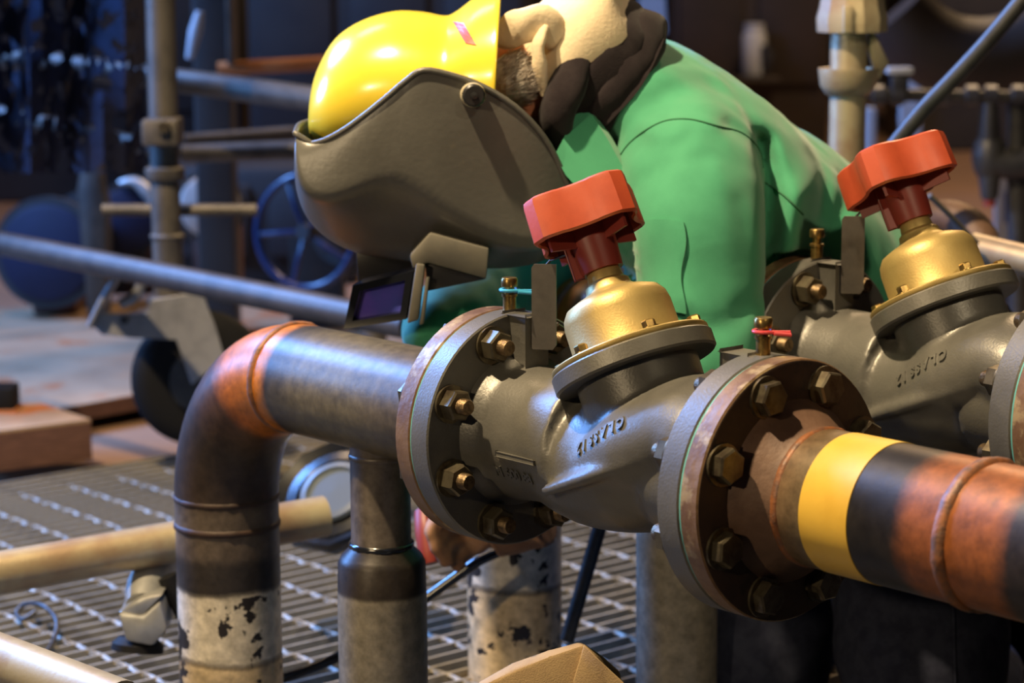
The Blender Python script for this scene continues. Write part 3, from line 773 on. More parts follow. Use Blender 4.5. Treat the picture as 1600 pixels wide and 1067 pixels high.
# --- cream ribbed hood bunched round the neck
hood = []
for (u, v, Y, rx, ry) in ((915, 112, 2.545, .074, .080), (902, 85, 2.54, .078, .078), (892, 55, 2.54, .078, .070), (893, 20, 2.54, .075, .062), (899, -8, 2.543, .068, .056), (905, -30, 2.545, .052, .042), (908, -42, 2.545, .022, .02)):
    hood.append(ringpts(at(u, v, Y), nax*.6 + Z*.5, Y3, rx, ry, 44))
V, F = loft(hood); V = wrinkle(V, .007, 24, 5, (1, 1, .6)); mk('hood', V, F, M['cream'], person, ang=80)
V, F, _ = tube([at(872, 62, 2.475), at(846, 34, 2.468), at(818, 40, 2.47), at(795, 54, 2.475), at(779, 71, 2.48)], [.008, .010, .010, .008, .003], 16, sub=5, sy=1.9, ref=Y3); mk('hood_fold', wrinkle(V, .004, 45, 2), F, M['cream'], person, ang=80)
V, F, _ = tube([at(852, 40, 2.462), at(842, 66, 2.458), at(843, 100, 2.46), at(852, 150, 2.468)], [.003, .006, .006, .003], 14, sub=5, sy=1.5); mk('hood_fold', wrinkle(V, .003, 50, 3), F, M['cream'], person, ang=80)
# --- jeans: kneeling, thighs upright
def leg(lst, seed):
    rs = resample(lst, 6); P = [at(q[0], q[1], q[2]) for q in rs]; rings = []
    for i, q in enumerate(rs):
        d = P[min(len(rs)-1, i+1)] - P[max(0, i-1)]
        rings.append(ringpts(P[i], d, Y3, q[3], q[3]*1.02, 36))
    V, F = loft(rings); return wrinkle(V, .006, 18, seed, (1, 1, 1.6)), F
L1 = leg([(1385, 520, 2.76, .15), (1400, 640, 2.70, .13), (1425, 780, 2.62, .112), (1436, 900, 2.57, .098), (1440, 1010, 2.53, .092), (1440, 1100, 2.51, .085)], 1)
L2 = leg([(1370, 540, 2.80, .14), (1300, 680, 2.78, .12), (1220, 840, 2.74, .105), (1185, 960, 2.70, .095), (1170, 1070, 2.68, .085)], 4)
sh1 = tube([at(1440, 1085, 2.52), at(1520, 1080, 2.80), at(1570, 1060, 3.05)], [.075, .065, .05], 20, sub=3)[:2]
sh2 = tube([at(1170, 1045, 2.69), at(1250, 1010, 2.95), at(1310, 990, 3.15)], [.075, .065, .05], 20, sub=3)[:2]
V, F = fuse([L1, L2, sh1, sh2], 0.008, 3); V = [Vector((v.x, v.y, max(v.z, 0.002))) for v in V]
je = mk('jeans', V, F, M['denim'], person, ang=80)
dtree = BVHTree.FromPolygons(V, F)
q = resample([(1488., 915.), (1491., 980.), (1493., 1066.)], 8)
V, F, _ = tube([onto(u, v, 0.0, (dtree,)) for u, v in q], 0.0016, 6); mk('jean_seam', V, F, M['denim'], je)
# --- leather glove closing on a red tool handle
def fing(lst, r): return tube([at(*q) for q in lst], r, 12, sub=4)[:2]
gparts = [ellipsoid(at(738, 832, 2.60), (at(775, 826, 2.6)-at(738, 832, 2.6))*1.15, Y3*0.030, Z*0.026),
    tube([at(765, 826, 2.60), at(800, 815, 2.60), at(830, 795, 2.59)], [.034, .038, .046], 16)[:2],
    fing([(720, 822, 2.585), (690, 815, 2.565), (676, 830, 2.55), (682, 848, 2.55)], [.0105, .011, .0105, .009]),
    fing([(725, 832, 2.585), (694, 832, 2.562), (682, 850, 2.548), (692, 866, 2.55)], [.0108, .0112, .0106, .009]),
    fing([(732, 845, 2.585), (704, 852, 2.562), (694, 868, 2.55), (704, 880, 2.553)], [.0105, .0106, .010, .009]),
    fing([(745, 852, 2.59), (722, 866, 2.57), (714, 878, 2.56), (722, 888, 2.56)], [.0098, .0098, .0092, .0085]),
    fing([(752, 818, 2.575), (728, 806, 2.555), (704, 806, 2.545), (688, 812, 2.543)], [.0125, .0125, .0115, .010])]
V, F = fuse(gparts, 0.0035, 3); mk('glove', wrinkle(V, .0015, 60, 2), F, M['leather'], person, ang=80)
grip = thing('torch_handle', 'red torch handle with black cable held in the leather glove', 'tool', at(668, 850, 2.585))
mkt('grip', [at(664, 800, 2.60), at(667, 830, 2.585), at(672, 862, 2.575), at(676, 880, 2.57)], [.012, .0135, .0135, .011], M['redd'], grip, seg=18, sub=3)
mkt('cable', [at(700, 845, 2.56), at(790, 852, 2.66), at(745, 878, 2.66), at(700, 910, 2.66), at(657, 941, 2.66), at(590, 990, 2.66), at(520, 1030, 2.66), at(432, 1062, 2.64), at(330, 1085, 2.62)], .0062, M['blackgloss'], grip, seg=12, sub=6)

# ------------------------------------------------------------------ hard hat
hat = thing('hard_hat', 'yellow hard hat with a red sticker on the bent head', 'hard hat', at(690, 130, 2.53))
hst = [(483, 182, 2, .004), (486, 174, 36, .030), (497, 162, 62, .052), (521, 152, 93, .074), (560, 144, 112, .090), (610, 137, 120, .099), (655, 134, 116, .103), (690, 131, 107, .104), (708, 127, 110, .106), (735, 123, 127, .110), (762, 121, 137, .116), (774, 120, 139, .118), (774, 120, 134, .115), (758, 120, 128, .110)]
rings = []
for (u, v, hp, hy) in resample([tuple(map(float, q)) for q in hst], 4):
    c = at(u, v, 2.53); x, y, _ = X3, Y3, Z
    tilt = Vector((0.06, 0, 1)).normalized()
    hz = (at(u, v-hp, 2.53) - c).length if hp > 0 else .001
    rings.append([c + tilt*math.cos(t)*hz + Y3*math.sin(t)*hy for t in [2*math.pi*k/56 for k in range(56)]])
V, F = loft(rings, caps=False)
F.append(tuple(range(56)))
hshell = mk('shell', V, F, M['hat'], hat, ang=80)
htree = BVHTree.FromPolygons(V, F)
gp, gf = [], []
for j in range(7):
    for i in range(5):
        u = 707 + 20*j/6 + 17*i/4; v = 33 + 34*j/6 + 3*i/4
        gp.append(onto(u, v, 0.0015, (htree,)))
for j in range(6):
    for i in range(4): gf.append((j*5+i, j*5+i+1, (j+1)*5+i+1, (j+1)*5+i))
V, F = thicken(gp, gf, -0.001); mk('sticker', V, F, M['reds'], hat, smooth=False)

# ------------------------------------------------------------------ welding mask
wm = thing('welding_mask', 'olive grey welding mask with a knob and flip-down purple lens', 'mask', at(690, 300, 2.50))
front = [(468, 196), (463, 240), (466, 292), (482, 335), (514, 368), (560, 390), (615, 400), (680, 408), (750, 414), (810, 412), (860, 396), (894, 345)]
rim = [(497, 214), (520, 207), (550, 190), (580, 168), (612, 142), (640, 118), (668, 101), (715, 110), (765, 130), (815, 165), (856, 215), (888, 285)]
wid = [.086, .094, .099, .103, .106, .108, .110, .110, .108, .104, .098, .088]
fr = resample([tuple(map(float, p + q + (w_,))) for p, q, w_ in zip(front, rim, wid)], 4)
MU = 44
gp = []
for ii, (fu, fv, ru, rv, w_) in enumerate(fr):
    pf = at(fu, fv, 2.52); prm = at(ru, rv, 2.52)
    for k in range(MU+1):
        h = abs(k - MU/2); sg = -1 if k < MU/2 else 1
        f_ = ii/(len(fr)-1); cp_ = .84 - .30*math.exp(-((f_-.50)/.20)**2)
        if h >= 12: dd = cp_*(22-h)/10; yy = w_*(.985 + .015*math.cos(dd/cp_*2))
        elif h >= 5: q_ = (12-h)/7; dd = cp_ + (1-cp_)*q_; yy = w_*(1 - .74*q_**1.05)
        else: dd = 1.0 + .02*(5-h)/5; yy = w_*.26*h/5
        p = prm.lerp(pf, dd)
        gp.append(Vector((p.x, 2.52 + sg*yy, p.z)))
gf = []
for i in range(len(fr)-1):
    for k in range(MU): gf.append((i*(MU+1)+k, i*(MU+1)+k+1, (i+1)*(MU+1)+k+1, (i+1)*(MU+1)+k))
V, F = thicken(gp, gf, 0.003); ms = mk('shell', V, F, M['mask'], wm, ang=75); sm = ms.modifiers.new('smooth', 'SMOOTH'); sm.iterations = 3
mtree = BVHTree.FromPolygons(gp, gf)
edge = [gp[i*(MU+1)] for i in range(len(fr))]
V, F, _ = tube(edge, 0.0032, 10); mk('rim', V, F, M['mask'], wm)
edge2 = [gp[k] for k in range(MU+1)]
V, F, _ = tube(edge2, 0.0032, 10); mk('rim', V, F, M['mask'], wm)
edge3 = [gp[i*(MU+1)+MU] for i in range(len(fr))]
V, F, _ = tube(edge3, 0.0032, 10); mk('rim', V, F, M['mask'], wm)
kc = onto(738, 148, 0.0, (mtree,)); kd = Vector((0.10, -1, 0.02)).normalized()
V, F = lathe(kc, kd, [(0.0125, -0.004), (0.0125, 0.010), (0.0115, 0.012), (0, 0.012)], 28); kn = mk('knob', V, F, M['ivory'], wm)
V, F = lathe(kc + kd*0.012, kd, [(0.0115, 0), (0.0115, 0.008), (0.0095, 0.0095), (0.0035, 0.0095), (0.0035, 0.013), (0, 0.0135)], 14); mk('knob_cap', V, F, M['maskdark'], kn, ang=25)
# lens housing and flip frame
def quad3(pl, d, bev=0.0012): return prism([at(*q) for q in pl], d, bev)
V, F = quad3([(556, 388, 2.50), (640, 385, 2.50), (648, 425, 2.50), (560, 447, 2.50)], Y3*0.06); mk('lens_housing', V, F, M['maskdark'], wm, ang=30)
V, F = quad3([(640, 400, 2.418), (672, 364, 2.418), (764, 388, 2.418), (760, 436, 2.418), (668, 411, 2.418), (645, 420, 2.418)], Y3*0.11, .002); mk('hinge_block', V, F, M['maskgrey'], wm, ang=30)
V, F = quad3([(664, 410, 2.425), (760, 436, 2.425), (668, 455, 2.425)], Y3*0.10); mk('lens_housing', V, F, M['maskdark'], wm, ang=30)
def fp(u, v): return at(u, v, 2.445 - (u-600)*0.0003)
outer = [fp(551, 446), fp(646, 423), fp(634, 499), fp(537, 514)]
inner = [fp(562, 455), fp(633, 438), fp(625, 489), fp(550, 502)]
bk = Vector((0.01, 0.022, 0.004))
V = outer + inner + [p + bk for p in outer] + [p + bk for p in inner]
F = []
for i in range(4):
    j = (i+1) % 4
    F += [(i, j, 4+j, 4+i), (8+i, 8+j, 12+j, 12+i), (i, j, 8+j, 8+i), (4+i, 4+j, 12+j, 12+i)]
lf = mk('lens_frame', V, F, M['blackgloss'], wm, smooth=False)
V, F = prism([p + bk*.4 for p in inner], bk*.3); mk('lens', V, F, M['lens'], lf, smooth=False)
V, F = quad3([(650, 412, 2.412), (664, 414, 2.412), (654, 500, 2.412), (636, 506, 2.412)], Y3*0.03, .002); mk('hinge_arm', V, F, M['maskgrey'], wm, ang=30)
V, F = quad3([(666, 432, 2.414), (671, 434, 2.414), (662, 506, 2.414), (655, 508, 2.414)], Y3*0.03, .001); mk('hinge_arm', V, F, M['maskgrey'], wm, ang=30)
#@@BACKGROUND
# ------------------------------------------------------------------ things on the platform
def tubeobj(name, p0, p1, r, m, label, cat, group=None, seg=24):
    """scaffold tube: an open-ended pipe with real wall thickness"""
    p0 = Vector(p0); p1 = Vector(p1); d = p1 - p0
    V, F = lathe(p0, d, [(r*.86, 0), (r, 0), (r, d.length), (r*.86, d.length)], seg, closed=True)
    return tag(mk(name, V, F, m, None, ang=35), label, cat, group)
tubeobj('scaffold_tube', at(-60, 905, 2.60), at(508, 806, 2.78), .0245, M['galvw'], 'pale worn tube lying behind the elbow pipe, ending under the black lamp', 'tube')
tubeobj('scaffold_tube', at(-70, 1003, 2.22), at(190, 1104, 2.05), .0240, M['galvw'], 'tube crossing the bottom left corner', 'tube')
# angle grinder on the grating
gd = thing('angle_grinder', 'silver angle grinder head lying on the grating beside the riser', 'grinder', onfloor(225, 1010))
gY = 2.62
V, F = prism([at(184, 958, gY), at(222, 964, gY), at(250, 940, gY), at(262, 985, gY), at(238, 1010, gY), at(196, 1002, gY)], Y3*0.06, .004); mk('gear_head', V, F, M['alum'], gd, ang=30)
V, F = prism([at(184, 957, gY+.005), at(222, 963, gY+.005), at(254, 930, gY+.005), at(222, 934, gY+.005)], Y3*0.05, .003); mk('cover', V, F, M['alum'], gd, ang=30)
mkt('motor_housing', [at(225, 950, gY+.03), at(232, 915, gY+.07), at(255, 880, gY+.12), at(275, 855, gY+.16)], [.022, .025, .023, .021], M['alum'], gd, seg=20, sub=3)
mkt('handle', [at(262, 900, gY+.05), at(290, 960, gY+.05)], [.012, .012], M['black'], gd, seg=16)
V, F = lathe(at(215, 1012, gY+.03), Vector((-.1, -.2, -1)), [(0, -.012), (.022, -.012), (.030, -.004), (.030, .004), (0, .006)], 28); mk('disc_guard', V, F, M['black'], gd, ang=30)
# wire loop
mkt('wire_loop', [onfloor(62, 1035, .003), onfloor(84, 1000, .006), onfloor(88, 968, .02), onfloor(66, 946, .03), onfloor(40, 944, .02), onfloor(26, 958, .01), onfloor(36, 968, .01), onfloor(56, 955, .02)], .0032, M['steel'], None, seg=10, sub=6)
tag(bpy.data.objects['wire_loop'], 'thin dark cable looped above the grating near the bottom left tube', 'cable')
# black lamp lying behind the branch
lp = thing('work_lamp', 'black round work lamp with shiny glass lying behind the branch pipe', 'lamp', onfloor(520, 820))
lc = at(520, 766, 2.95); ln = (Vector((-0.30, -0.62, 0.75))).normalized()
V, F = lathe(lc - ln*0.03, ln, [(0, -.02), (.05, -.015), (.078, .0), (.086, .02), (.084, .028), (.070, .022), (.060, .018), (0, .018)], 10, rot=.3); mk('housing', V, F, M['blackgloss'], lp, ang=35)
V, F = lathe(lc - ln*0.012, ln, [(.070, 0), (.066, .006), (.052, .008), (.048, .003), (.040, .007), (.03, .008), (0, .008)], 48); mk('reflector_glass', V, F, M['blackgloss'], lp)
V, F = lathe(lc - ln*0.004, ln, [(.046, .0), (.044, .005), (.036, .006), (.033, .002), (0, .003)], 40); mk('glass', V, F, M['lampglass'], lp)
# bar leaning against the rear pipe
tubeobj('steel_bar', at(990, 640, 2.72), at(886, 1000, 2.72), .0085, M['steel'], 'dark steel rod leaning behind the nearest valve', 'rod')
# canvas bag
bg = thing('canvas_bag', 'tan canvas bag corner at the bottom edge below the white riser', 'bag', Vector((0.05, 2.2, 0.0)))
bY = 2.12
V, F = prism([at(745, 1075, bY), at(800, 1048, bY), at(860, 1022, bY), at(912, 1008, bY), at(938, 1030, bY), at(968, 1062, bY), at(985, 1200, bY), at(760, 1200, bY)], Y3*0.02, .004)
mk('front_panel', wrinkle(V, .004, 20, 1), F, M['canvas'], bg, ang=40)
V, F = prism([at(912, 1007, bY-.003), at(938, 1030, bY-.02), at(975, 1066, bY-.03), at(985, 1200, bY-.03), at(890, 1200, bY-.01), at(895, 1066, bY-.006)], Y3*0.006, .001)
mk('flap', wrinkle(V, .003, 25, 3), F, M['canvas'], bg, ang=40)
V, F = prism([at(765, 1092, bY+.02), at(908, 1030, bY+.02), at(950, 1072, bY+.02), at(970, 1200, bY+.02), at(775, 1200, bY+.02)], Y3*0.06, .006)
mk('bag_body', wrinkle(V, .004, 15, 5), F, M['canvas'], bg, ang=40)

# ------------------------------------------------------------------ plywood on the left
def board(name, cs, z0, t, label, edge=True):
    P = [onfloor(u, v, z0 + t) for u, v in cs]
    b = thing(name, label, 'board', (P[0].x, P[0].y, z0))
    V, F = prism([p - Z*t for p in P], Z*t*.93); mk('core', V, F, M['plyedge'], b, smooth=False)
    V, F = prism([p - Z*t*.07 for p in P], Z*t*.07); mk('face_veneer', V, F, M['ply'], b, smooth=False)
    return b
board('plywood_sheet', [(-120, 662), (80, 640), (216, 616), (700, 560), (650, 440), (-120, 490)], 0.004, 0.03, 'large stained plywood sheet under the scaffold wheel')
board('plywood_board', [(-60, 680), (142, 655), (60, 628), (-60, 637)], 0.004, 0.07, 'stack of boards with dark edges at the left edge')
bx = thing('black_box', 'small black box on the boards at the left edge', 'box', onfloor(0, 645, .074))
V, F = abox(onfloor(0, 640, .074) + Z*.022, .030, .03, .022, .003); mk('case', V, F, M['black'], bx)
V, F = abox(onfloor(0, 640, .074) + Z*.002 + Vector((0, -.004, 0)), .034, .034, .003); mk('base_strip', V, F, M['primer'], bx)

# ------------------------------------------------------------------ mobile scaffold on the left
scf = thing('scaffold_post', 'grey scaffold post with coupler standing on the castor at left', 'scaffold', onfloor(268, 706))
SY = 3.95
def up(u0, v0, u1, v1, Y): return at(u0, v0, Y), at(u1, v1, Y)
p0, p1 = at(263, 470, SY), at(249, -60, SY); p1 = p0 + (p1 - p0)*3.0
V, F = lathe(p0, p1-p0, [(.020, 0), (.0242, 0), (.0242, (p1-p0).length), (.020, (p1-p0).length)], 28, closed=True); mk('post', V, F, M['galv'], scf, ang=35)
V, F = abox(at(254, 205, SY-.02), .030, .038, .022, .006); cpl = mk('coupler', V, F, M['galv'], scf)
V, F = lathe(at(258, 198, SY-.055), -Y3, [(.010, 0), (.010, .014), (0, .014)], 6); mk('coupler_bolt', V, F, M['bolt'], cpl, ang=20)
V, F = lathe(at(258, 282, SY), Z, [(.030, 0), (.033, .004), (.033, .02), (.026, .024), (.026, 0)], 28, closed=True); mk('collar', V, F, M['galv'], scf)
V, F = lathe(at(265, 470, SY), Z, [(.036, -.004), (.036, .006), (.025, .01), (.025, .10), (.03, .11), (.024, .115)], 28); mk('base_socket', V, F, M['galv'], scf)
cas = thing('castor', 'galvanised castor with brake lever and black wheel under the scaffold post', 'castor', onfloor(275, 700))
WY = SY
V, F = prism([at(236, 468, WY-.03), at(316, 456, WY-.03), at(338, 512, WY-.03), at(352, 560, WY-.03), at(300, 600, WY-.03), at(276, 530, WY-.03), at(205, 527, WY-.03), at(160, 522, WY-.03), at(143, 505, WY-.03), at(160, 490, WY-.03), at(232, 488, WY-.03)], -Y3*.006, .001); mk('fork_plate', V, F, M['zinc'], cas, smooth=False)
V, F = prism([at(236, 468, WY+.05), at(316, 456, WY+.05), at(352, 560, WY+.05), at(300, 600, WY+.05), at(276, 530, WY+.05)], Y3*.006, .001); mk('fork_plate', V, F, M['zinc'], cas, smooth=False)
V, F = prism([at(236, 468, WY-.03), at(316, 456, WY-.03), at(318, 466, WY-.03), at(238, 480, WY-.03)], Y3*.085, .001); mk('fork_crown', V, F, M['zinc'], cas, smooth=False)
V, F, _ = tube([at(188, 424, WY-.05), at(160, 470, WY-.05), at(142, 508, WY-.05)], .007, 10, sy=3.0, ref=X3); mk('brake_lever', V, F, M['zinc'], cas)
V, F, _ = tube([at(222, 436, WY-.05), at(216, 456, WY-.05), at(204, 468, WY-.05), at(188, 474, WY-.05)], .009, 10, sub=3); mk('brake_pedal', V, F, M['zinc'], cas)
V, F = lathe(at(195, 499, WY-.04), -Y3, [(.008, 0), (.008, .008), (0, .008)], 6); mk('axle_bolt', V, F, M['steel'], cas, ang=20)
wc = at(312, 590, WY + .015); wa = Vector((.28, -.96, 0)).normalized()
V, F = lathe(wc - wa*.022, wa, [(.03, -.002), (.085, 0), (.106, .004), (.114, .014), (.116, .022), (.114, .030), (.106, .040), (.085, .044), (.03, .046)], 56); wh = mk('wheel', V, F, M['black'], cas)
V, F = lathe(wc - wa*.026, wa, [(.055, -.002), (.055, .052)], 40); mk('wheel_hub', V, F, M['steel'], wh)
tubeobj('scaffold_ledger', at(-40, 372, 4.15), at(640, 508, 3.30), .0205, M['ledger'], 'long ledger tube sloping across in front of the scaffold post', 'tube')
tubeobj('scaffold_ledger', at(-60, 80, 4.62), at(560, 164, 4.2), .0225, M['galv'], 'blue-lit ledger tube behind the post, level with the hat', 'tube')
tubeobj('scaffold_ledger', at(-60, 165, 4.8), at(245, 232, 4.4), .0165, M['galv'], 'short ledger tube left of the coupler', 'tube')
tubeobj('scaffold_ledger', at(285, 222, 4.8), at(560, 202, 5.0), .0165, M['galv'], 'upper of two thin tubes right of the coupler', 'tube')
tubeobj('scaffold_ledger', at(285, 240, 4.46), at(600, 229, 4.46), .0175, M['galv'], 'lower of two thin tubes right of the coupler', 'tube')
tubeobj('orange_lit_tube', at(340, 108, 5.13), at(620, 92, 5.2), .0150, M['primer'], 'orange-lit tube behind the hard hat', 'tube')  # orange light on this tube is put into its colour
tubeobj('crossbar', at(160, 328, 3.985), at(402, 328, 3.985), .0105, M['galv'], 'grey crossbar behind the post, level with the navy caps', 'bar')

tubeobj('scaffold_post', Vector((at(585, 560, 4.42).x, 4.42, .036)), Vector((at(585, 560, 4.42).x, 4.42, at(575, 40, 4.42).z)), .0242, M['galv'], 'added scaffold post, unseen behind the mask and hard hat, joining the ledger tubes', 'scaffold')  # unseen post, added so the ledger tube ends are carried
# ------------------------------------------------------------------ flanged stock on the floor behind
def spool(u, v, Y, r, ln_, nrm, capm, label, ringm, face=None):
    c = at(u, v, Y); n = Vector(nrm).normalized()
    t = thing('flanged_spool', label, 'pipe', (c.x, c.y, 0.0))
    V, F = lathe(c, -n, [(r*.55, 0), (r*.55, ln_)], 36); mk('pipe', V, F, M['dgrey'], t)
    V, F = lathe(c, -n, [(r*.5, 0), (r, 0), (r, .022), (r*.5, .022)], 48, closed=True); mk('flange', V, F, ringm, t, ang=35)
    V, F = lathe(c + n*.002, n, [(r*.86, -.002), (r*.86, .004), (r*.8, .007), (0, .008)], 40); mk('cap', V, F, capm, t)
    V, F = lathe(c - n*ln_, n, [(r*.5, 0), (r, 0), (r, .022), (r*.5, .022)], 48, closed=True); mk('flange', V, F, ringm, t, ang=35)
    zt_ = max(.05, c.z - r*.5); V, F = abox((c.x, c.y+.14, (zt_ + .036)/2), .05, .08, (zt_ - .036)/2, .004); mk('timber_chock', V, F, M['plyedge'], t)
    return t
spool(74, 395, 5.4, .128, .35, (-.15, -1, .05), M['navy'], 'flanged spool with a navy cap, below the long ledger tube at left', M['dgrey'])
spool(196, 345, 5.7, .088, .3, (.1, -1, .05), M['navy'], 'flanged spool with a smaller dark navy cap beside the post', M['dgrey'])
spool(328, 322, 5.6, .085, .3, (.25, -1, .15), M['pale'], 'pale flanged spool right of the scaffold post', M['galv'])
# blind plates and bits
def plate(name, pl, Y, d, m, label, cat, bev=.002):
    V, F = prism([at(u, v, Y) for u, v in pl], Vector(d), bev); return tag(mk(name, V, F, m, None, ang=30), label, cat)
plate('steel_plate', [(120, 300), (126, 262), (152, 243), (156, 290), (164, 318), (164, 500), (138, 505)], 5.3, (0.01, .03, 0), M['galv'], 'grey steel plate leaning above the navy cap', 'plate')
V, F, _ = tube([at(186, 286, 5.69), at(210, 284, 5.69), at(228, 298, 5.69), at(242, 318, 5.69)], [.006, .012, .016, .014], 14, sub=4); tag(mk('bent_tube', V, F, M['pale'], None), 'short bent white tube beside the scaffold post', 'tube')
# gate valve with a navy handwheel
gv = thing('gate_valve', 'dark valve with a large navy ring handwheel left of the mask', 'valve', onfloor(470, 460))
hwc = at(478, 362, 5.0); hn = Vector((-.35, -1, .1)).normalized()
x, y, n = frame(hn, Z)
V, F = [], []
for i in range(48):
    t = 2*math.pi*i/48; d = x*math.cos(t)*.118 + y*math.sin(t)*.112
    for k in range(10):
        q = 2*math.pi*k/10; V.append(hwc + d + (d.normalized()*math.cos(q) + n*math.sin(q))*.009)
for i in range(48):
    for k in range(10): F.append((i*10+k, ((i+1) % 48)*10+k, ((i+1) % 48)*10+(k+1) % 10, i*10+(k+1) % 10))
rm = mk('handwheel_rim', V, F, M['bluep'], gv)
for k in range(5):
    t = 2*math.pi*k/5 + .4; d = x*math.cos(t) + y*math.sin(t)
    V, F, _ = tube([hwc + d*.012, hwc + d*.06 + n*.006, hwc + d*.110], .006, 8, sub=3); mk('spoke', V, F, M['bluep'], rm)
V, F = lathe(hwc, -n, [(0, -.02), (.016, -.02), (.018, 0), (.018, .02), (.012, .03), (.012, .12), (.05, .14), (.06, .2), (.08, .2), (.08, .24), (.05, .25), (.06, .3), (0, .3)], 28); mk('stem_and_bonnet', V, F, M['dgrey'], gv)
V, F = ellipsoid(hwc - n*.3 - Z*.02, X3*.13, Y3*.07, Z*.08); mk('valve_body', V, F, M['dgrey'], gv)
V, F = abox((hwc.x, hwc.y+.28, .14), .06, .05, .104, .01); mk('pedestal', V, F, M['dgrey'], gv)
# ------------------------------------------------------------------ dark plant at the back of the hall
def machine(name, u0, v0, u1, v1, Y, dep, m, label, cat='machine', bev=.02, panels=0):
    p = at(u0, v0, Y); q = at(u1, v1, Y)
    zb = -0.02
    c = (p + q)/2; hx = abs(q.x-p.x)/2; top = max(p.z, q.z)
    t = thing(name, label, cat, (c.x, Y + dep/2, zb))
    V, F = abox((c.x, Y + dep/2, (top+zb)/2), hx, dep/2, (top-zb)/2, bev); mk('casing', V, F, m, t, ang=30)
    for k in range(panels):
        w_ = 2*hx/panels
        V, F = abox((c.x - hx + w_*(k+.5), Y - .008, zb + (top-zb)*.55), w_*.4, .012, (top-zb)*.30, .006); mk('door', V, F, m, t, ang=30)
    return t
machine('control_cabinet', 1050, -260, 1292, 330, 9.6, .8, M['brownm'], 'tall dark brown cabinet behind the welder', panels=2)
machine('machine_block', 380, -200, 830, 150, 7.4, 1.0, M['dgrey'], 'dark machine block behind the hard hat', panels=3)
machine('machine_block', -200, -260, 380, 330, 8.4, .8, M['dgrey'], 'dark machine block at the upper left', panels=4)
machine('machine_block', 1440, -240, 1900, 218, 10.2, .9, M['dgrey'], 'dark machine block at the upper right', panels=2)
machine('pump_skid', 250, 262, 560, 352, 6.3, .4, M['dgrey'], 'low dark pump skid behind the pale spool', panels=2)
# column with pale edge at the top left
pl = thing('steel_column', 'grey steel column with a pale edge right of the scaffold post', 'column', Vector((at(332, 100, 5.2).x, 5.2, 0)))
V, F = abox((at(332, 10, 5.2).x, 5.2, 1.25), .040, .05, 1.27, .008); mk('web', V, F, M['dgrey'], pl, ang=30)
V, F = abox((at(362, 10, 5.15).x, 5.15, 1.25 + at(362, 100, 5.15).z/2), .006, .06, 1.25 - at(362, 100, 5.15).z/2, .003); mk('edge_flange', V, F, M['galv'], pl, ang=30)
V, F, _ = tube([at(312, 18, 5.0), at(305, 50, 5.0), at(296, 92, 5.0)], [.008, .014, .008], 12, sub=3); mk('hanging_strap', V, F, M['lightm'], pl)
# ------------------------------------------------------------------ right background
rp = thing('scaffold_upright', 'pale cup-lock scaffold upright at the upper right', 'scaffold', Vector((at(1322, 300, 3.2).x, 3.2, 0)))
b0_ = at(1322, 300, 3.2); b0_.z = 0.0; t0_ = at(1322, 100, 3.2); t0_.x = b0_.x; t0_.z = 2.2
V, F = lathe(b0_, Z, [(.020, 0), (.0242, 0), (.0242, 2.2), (.020, 2.2)], 32, closed=True); mk('tube', V, F, M['galvw'], rp, ang=35)
V, F = lathe(b0_, Z, [(.0600, 0), (.06, .006), (0.0242, .006)], 4); mk('foot_plate', V, F, M['galvw'], rp, smooth=False)
zc = at(1316, 150, 3.2).z
V, F = lathe(Vector((b0_.x, b0_.y, zc)), Z, [(.025, 0), (.030, .003), (.037, .014), (.0395, .034), (.0395, .037), (.036, .036), (.033, .016), (.025, .008)], 40, closed=True); mk('cup', V, F, M['galvw'], rp, ang=40)
zt = at(1316, 52, 3.2).z
V, F = lathe(Vector((b0_.x+.004, b0_.y, zt)), Z, [(.026, 0), (.047, .002), (.048, .020), (.044, .034), (.040, .060), (.026, .064)], 12, rot=.2); tcu = mk('top_cup', V, F, M['galvw'], rp, ang=25)
V, F = abox(Vector((b0_.x-.008, b0_.y-.046, zt+.020)), .006, .006, .018, .002); mk('lug', V, F, M['galvw'], tcu)
V, F = prism([Vector((b0_.x+.03, b0_.y, zt+.01)), Vector((b0_.x+.055, b0_.y, zt-.04)), Vector((b0_.x+.04, b0_.y, zt-.065)), Vector((b0_.x+.026, b0_.y, zt-.02))], Y3*.02, .003); mk('ledger_blade', V, F, M['galvw'], rp)
hs = mkt('hose', [at(1340, 300, 3.05), at(1385, 243, 3.05), at(1440, 175, 3.04), at(1500, 112, 3.02), at(1560, 45, 3.0), at(1640, -60, 2.98), at(1800, -320, 2.95), at(1900, -700, 2.95)], .0105, M['steel'], None, seg=18, sub=6)
tag(hs, 'grey hose running diagonally across the upper right corner', 'hose')
ln2 = thing('pipe_manifold', 'dark horizontal pipe with fittings and a hanging valve at the upper right', 'pipe', Vector((at(1480, 160, 4.6).x, 4.6, 0)))
mkt('header', [at(1350, 148, 4.6), at(1640, 152, 4.6)], .012, M['steel'], ln2, seg=18)
for u in (1372, 1402, 1473, 1518, 1548, 1590):
    c = at(u, 149, 4.6); V, F = lathe(c - X3*.013, X3, [(.012, 0), (.020, .002), (.020, .024), (.012, .026)], 8); mk('union_nut', V, F, M['steel'], ln2, ang=25)
V, F = abox(at(1405, 132, 4.6), .016, .016, .032, .003); mk('tee_riser', V, F, M['steel'], ln2)
V, F = abox(at(1405, 110, 4.6), .024, .02, .006, .002); mk('lever', V, F, M['lightm'], ln2)
mkt('drop_pipe', [at(1546, 150, 4.6), at(1546, 250, 4.6), at(1546, 310, 4.6)], [.014, .026, .016], M['steel'], ln2, seg=18)
V, F = ellipsoid(at(1546, 245, 4.6), X3*.034, Y3*.03, Z*.05); mk('valve_ball', V, F, M['steel'], ln2)
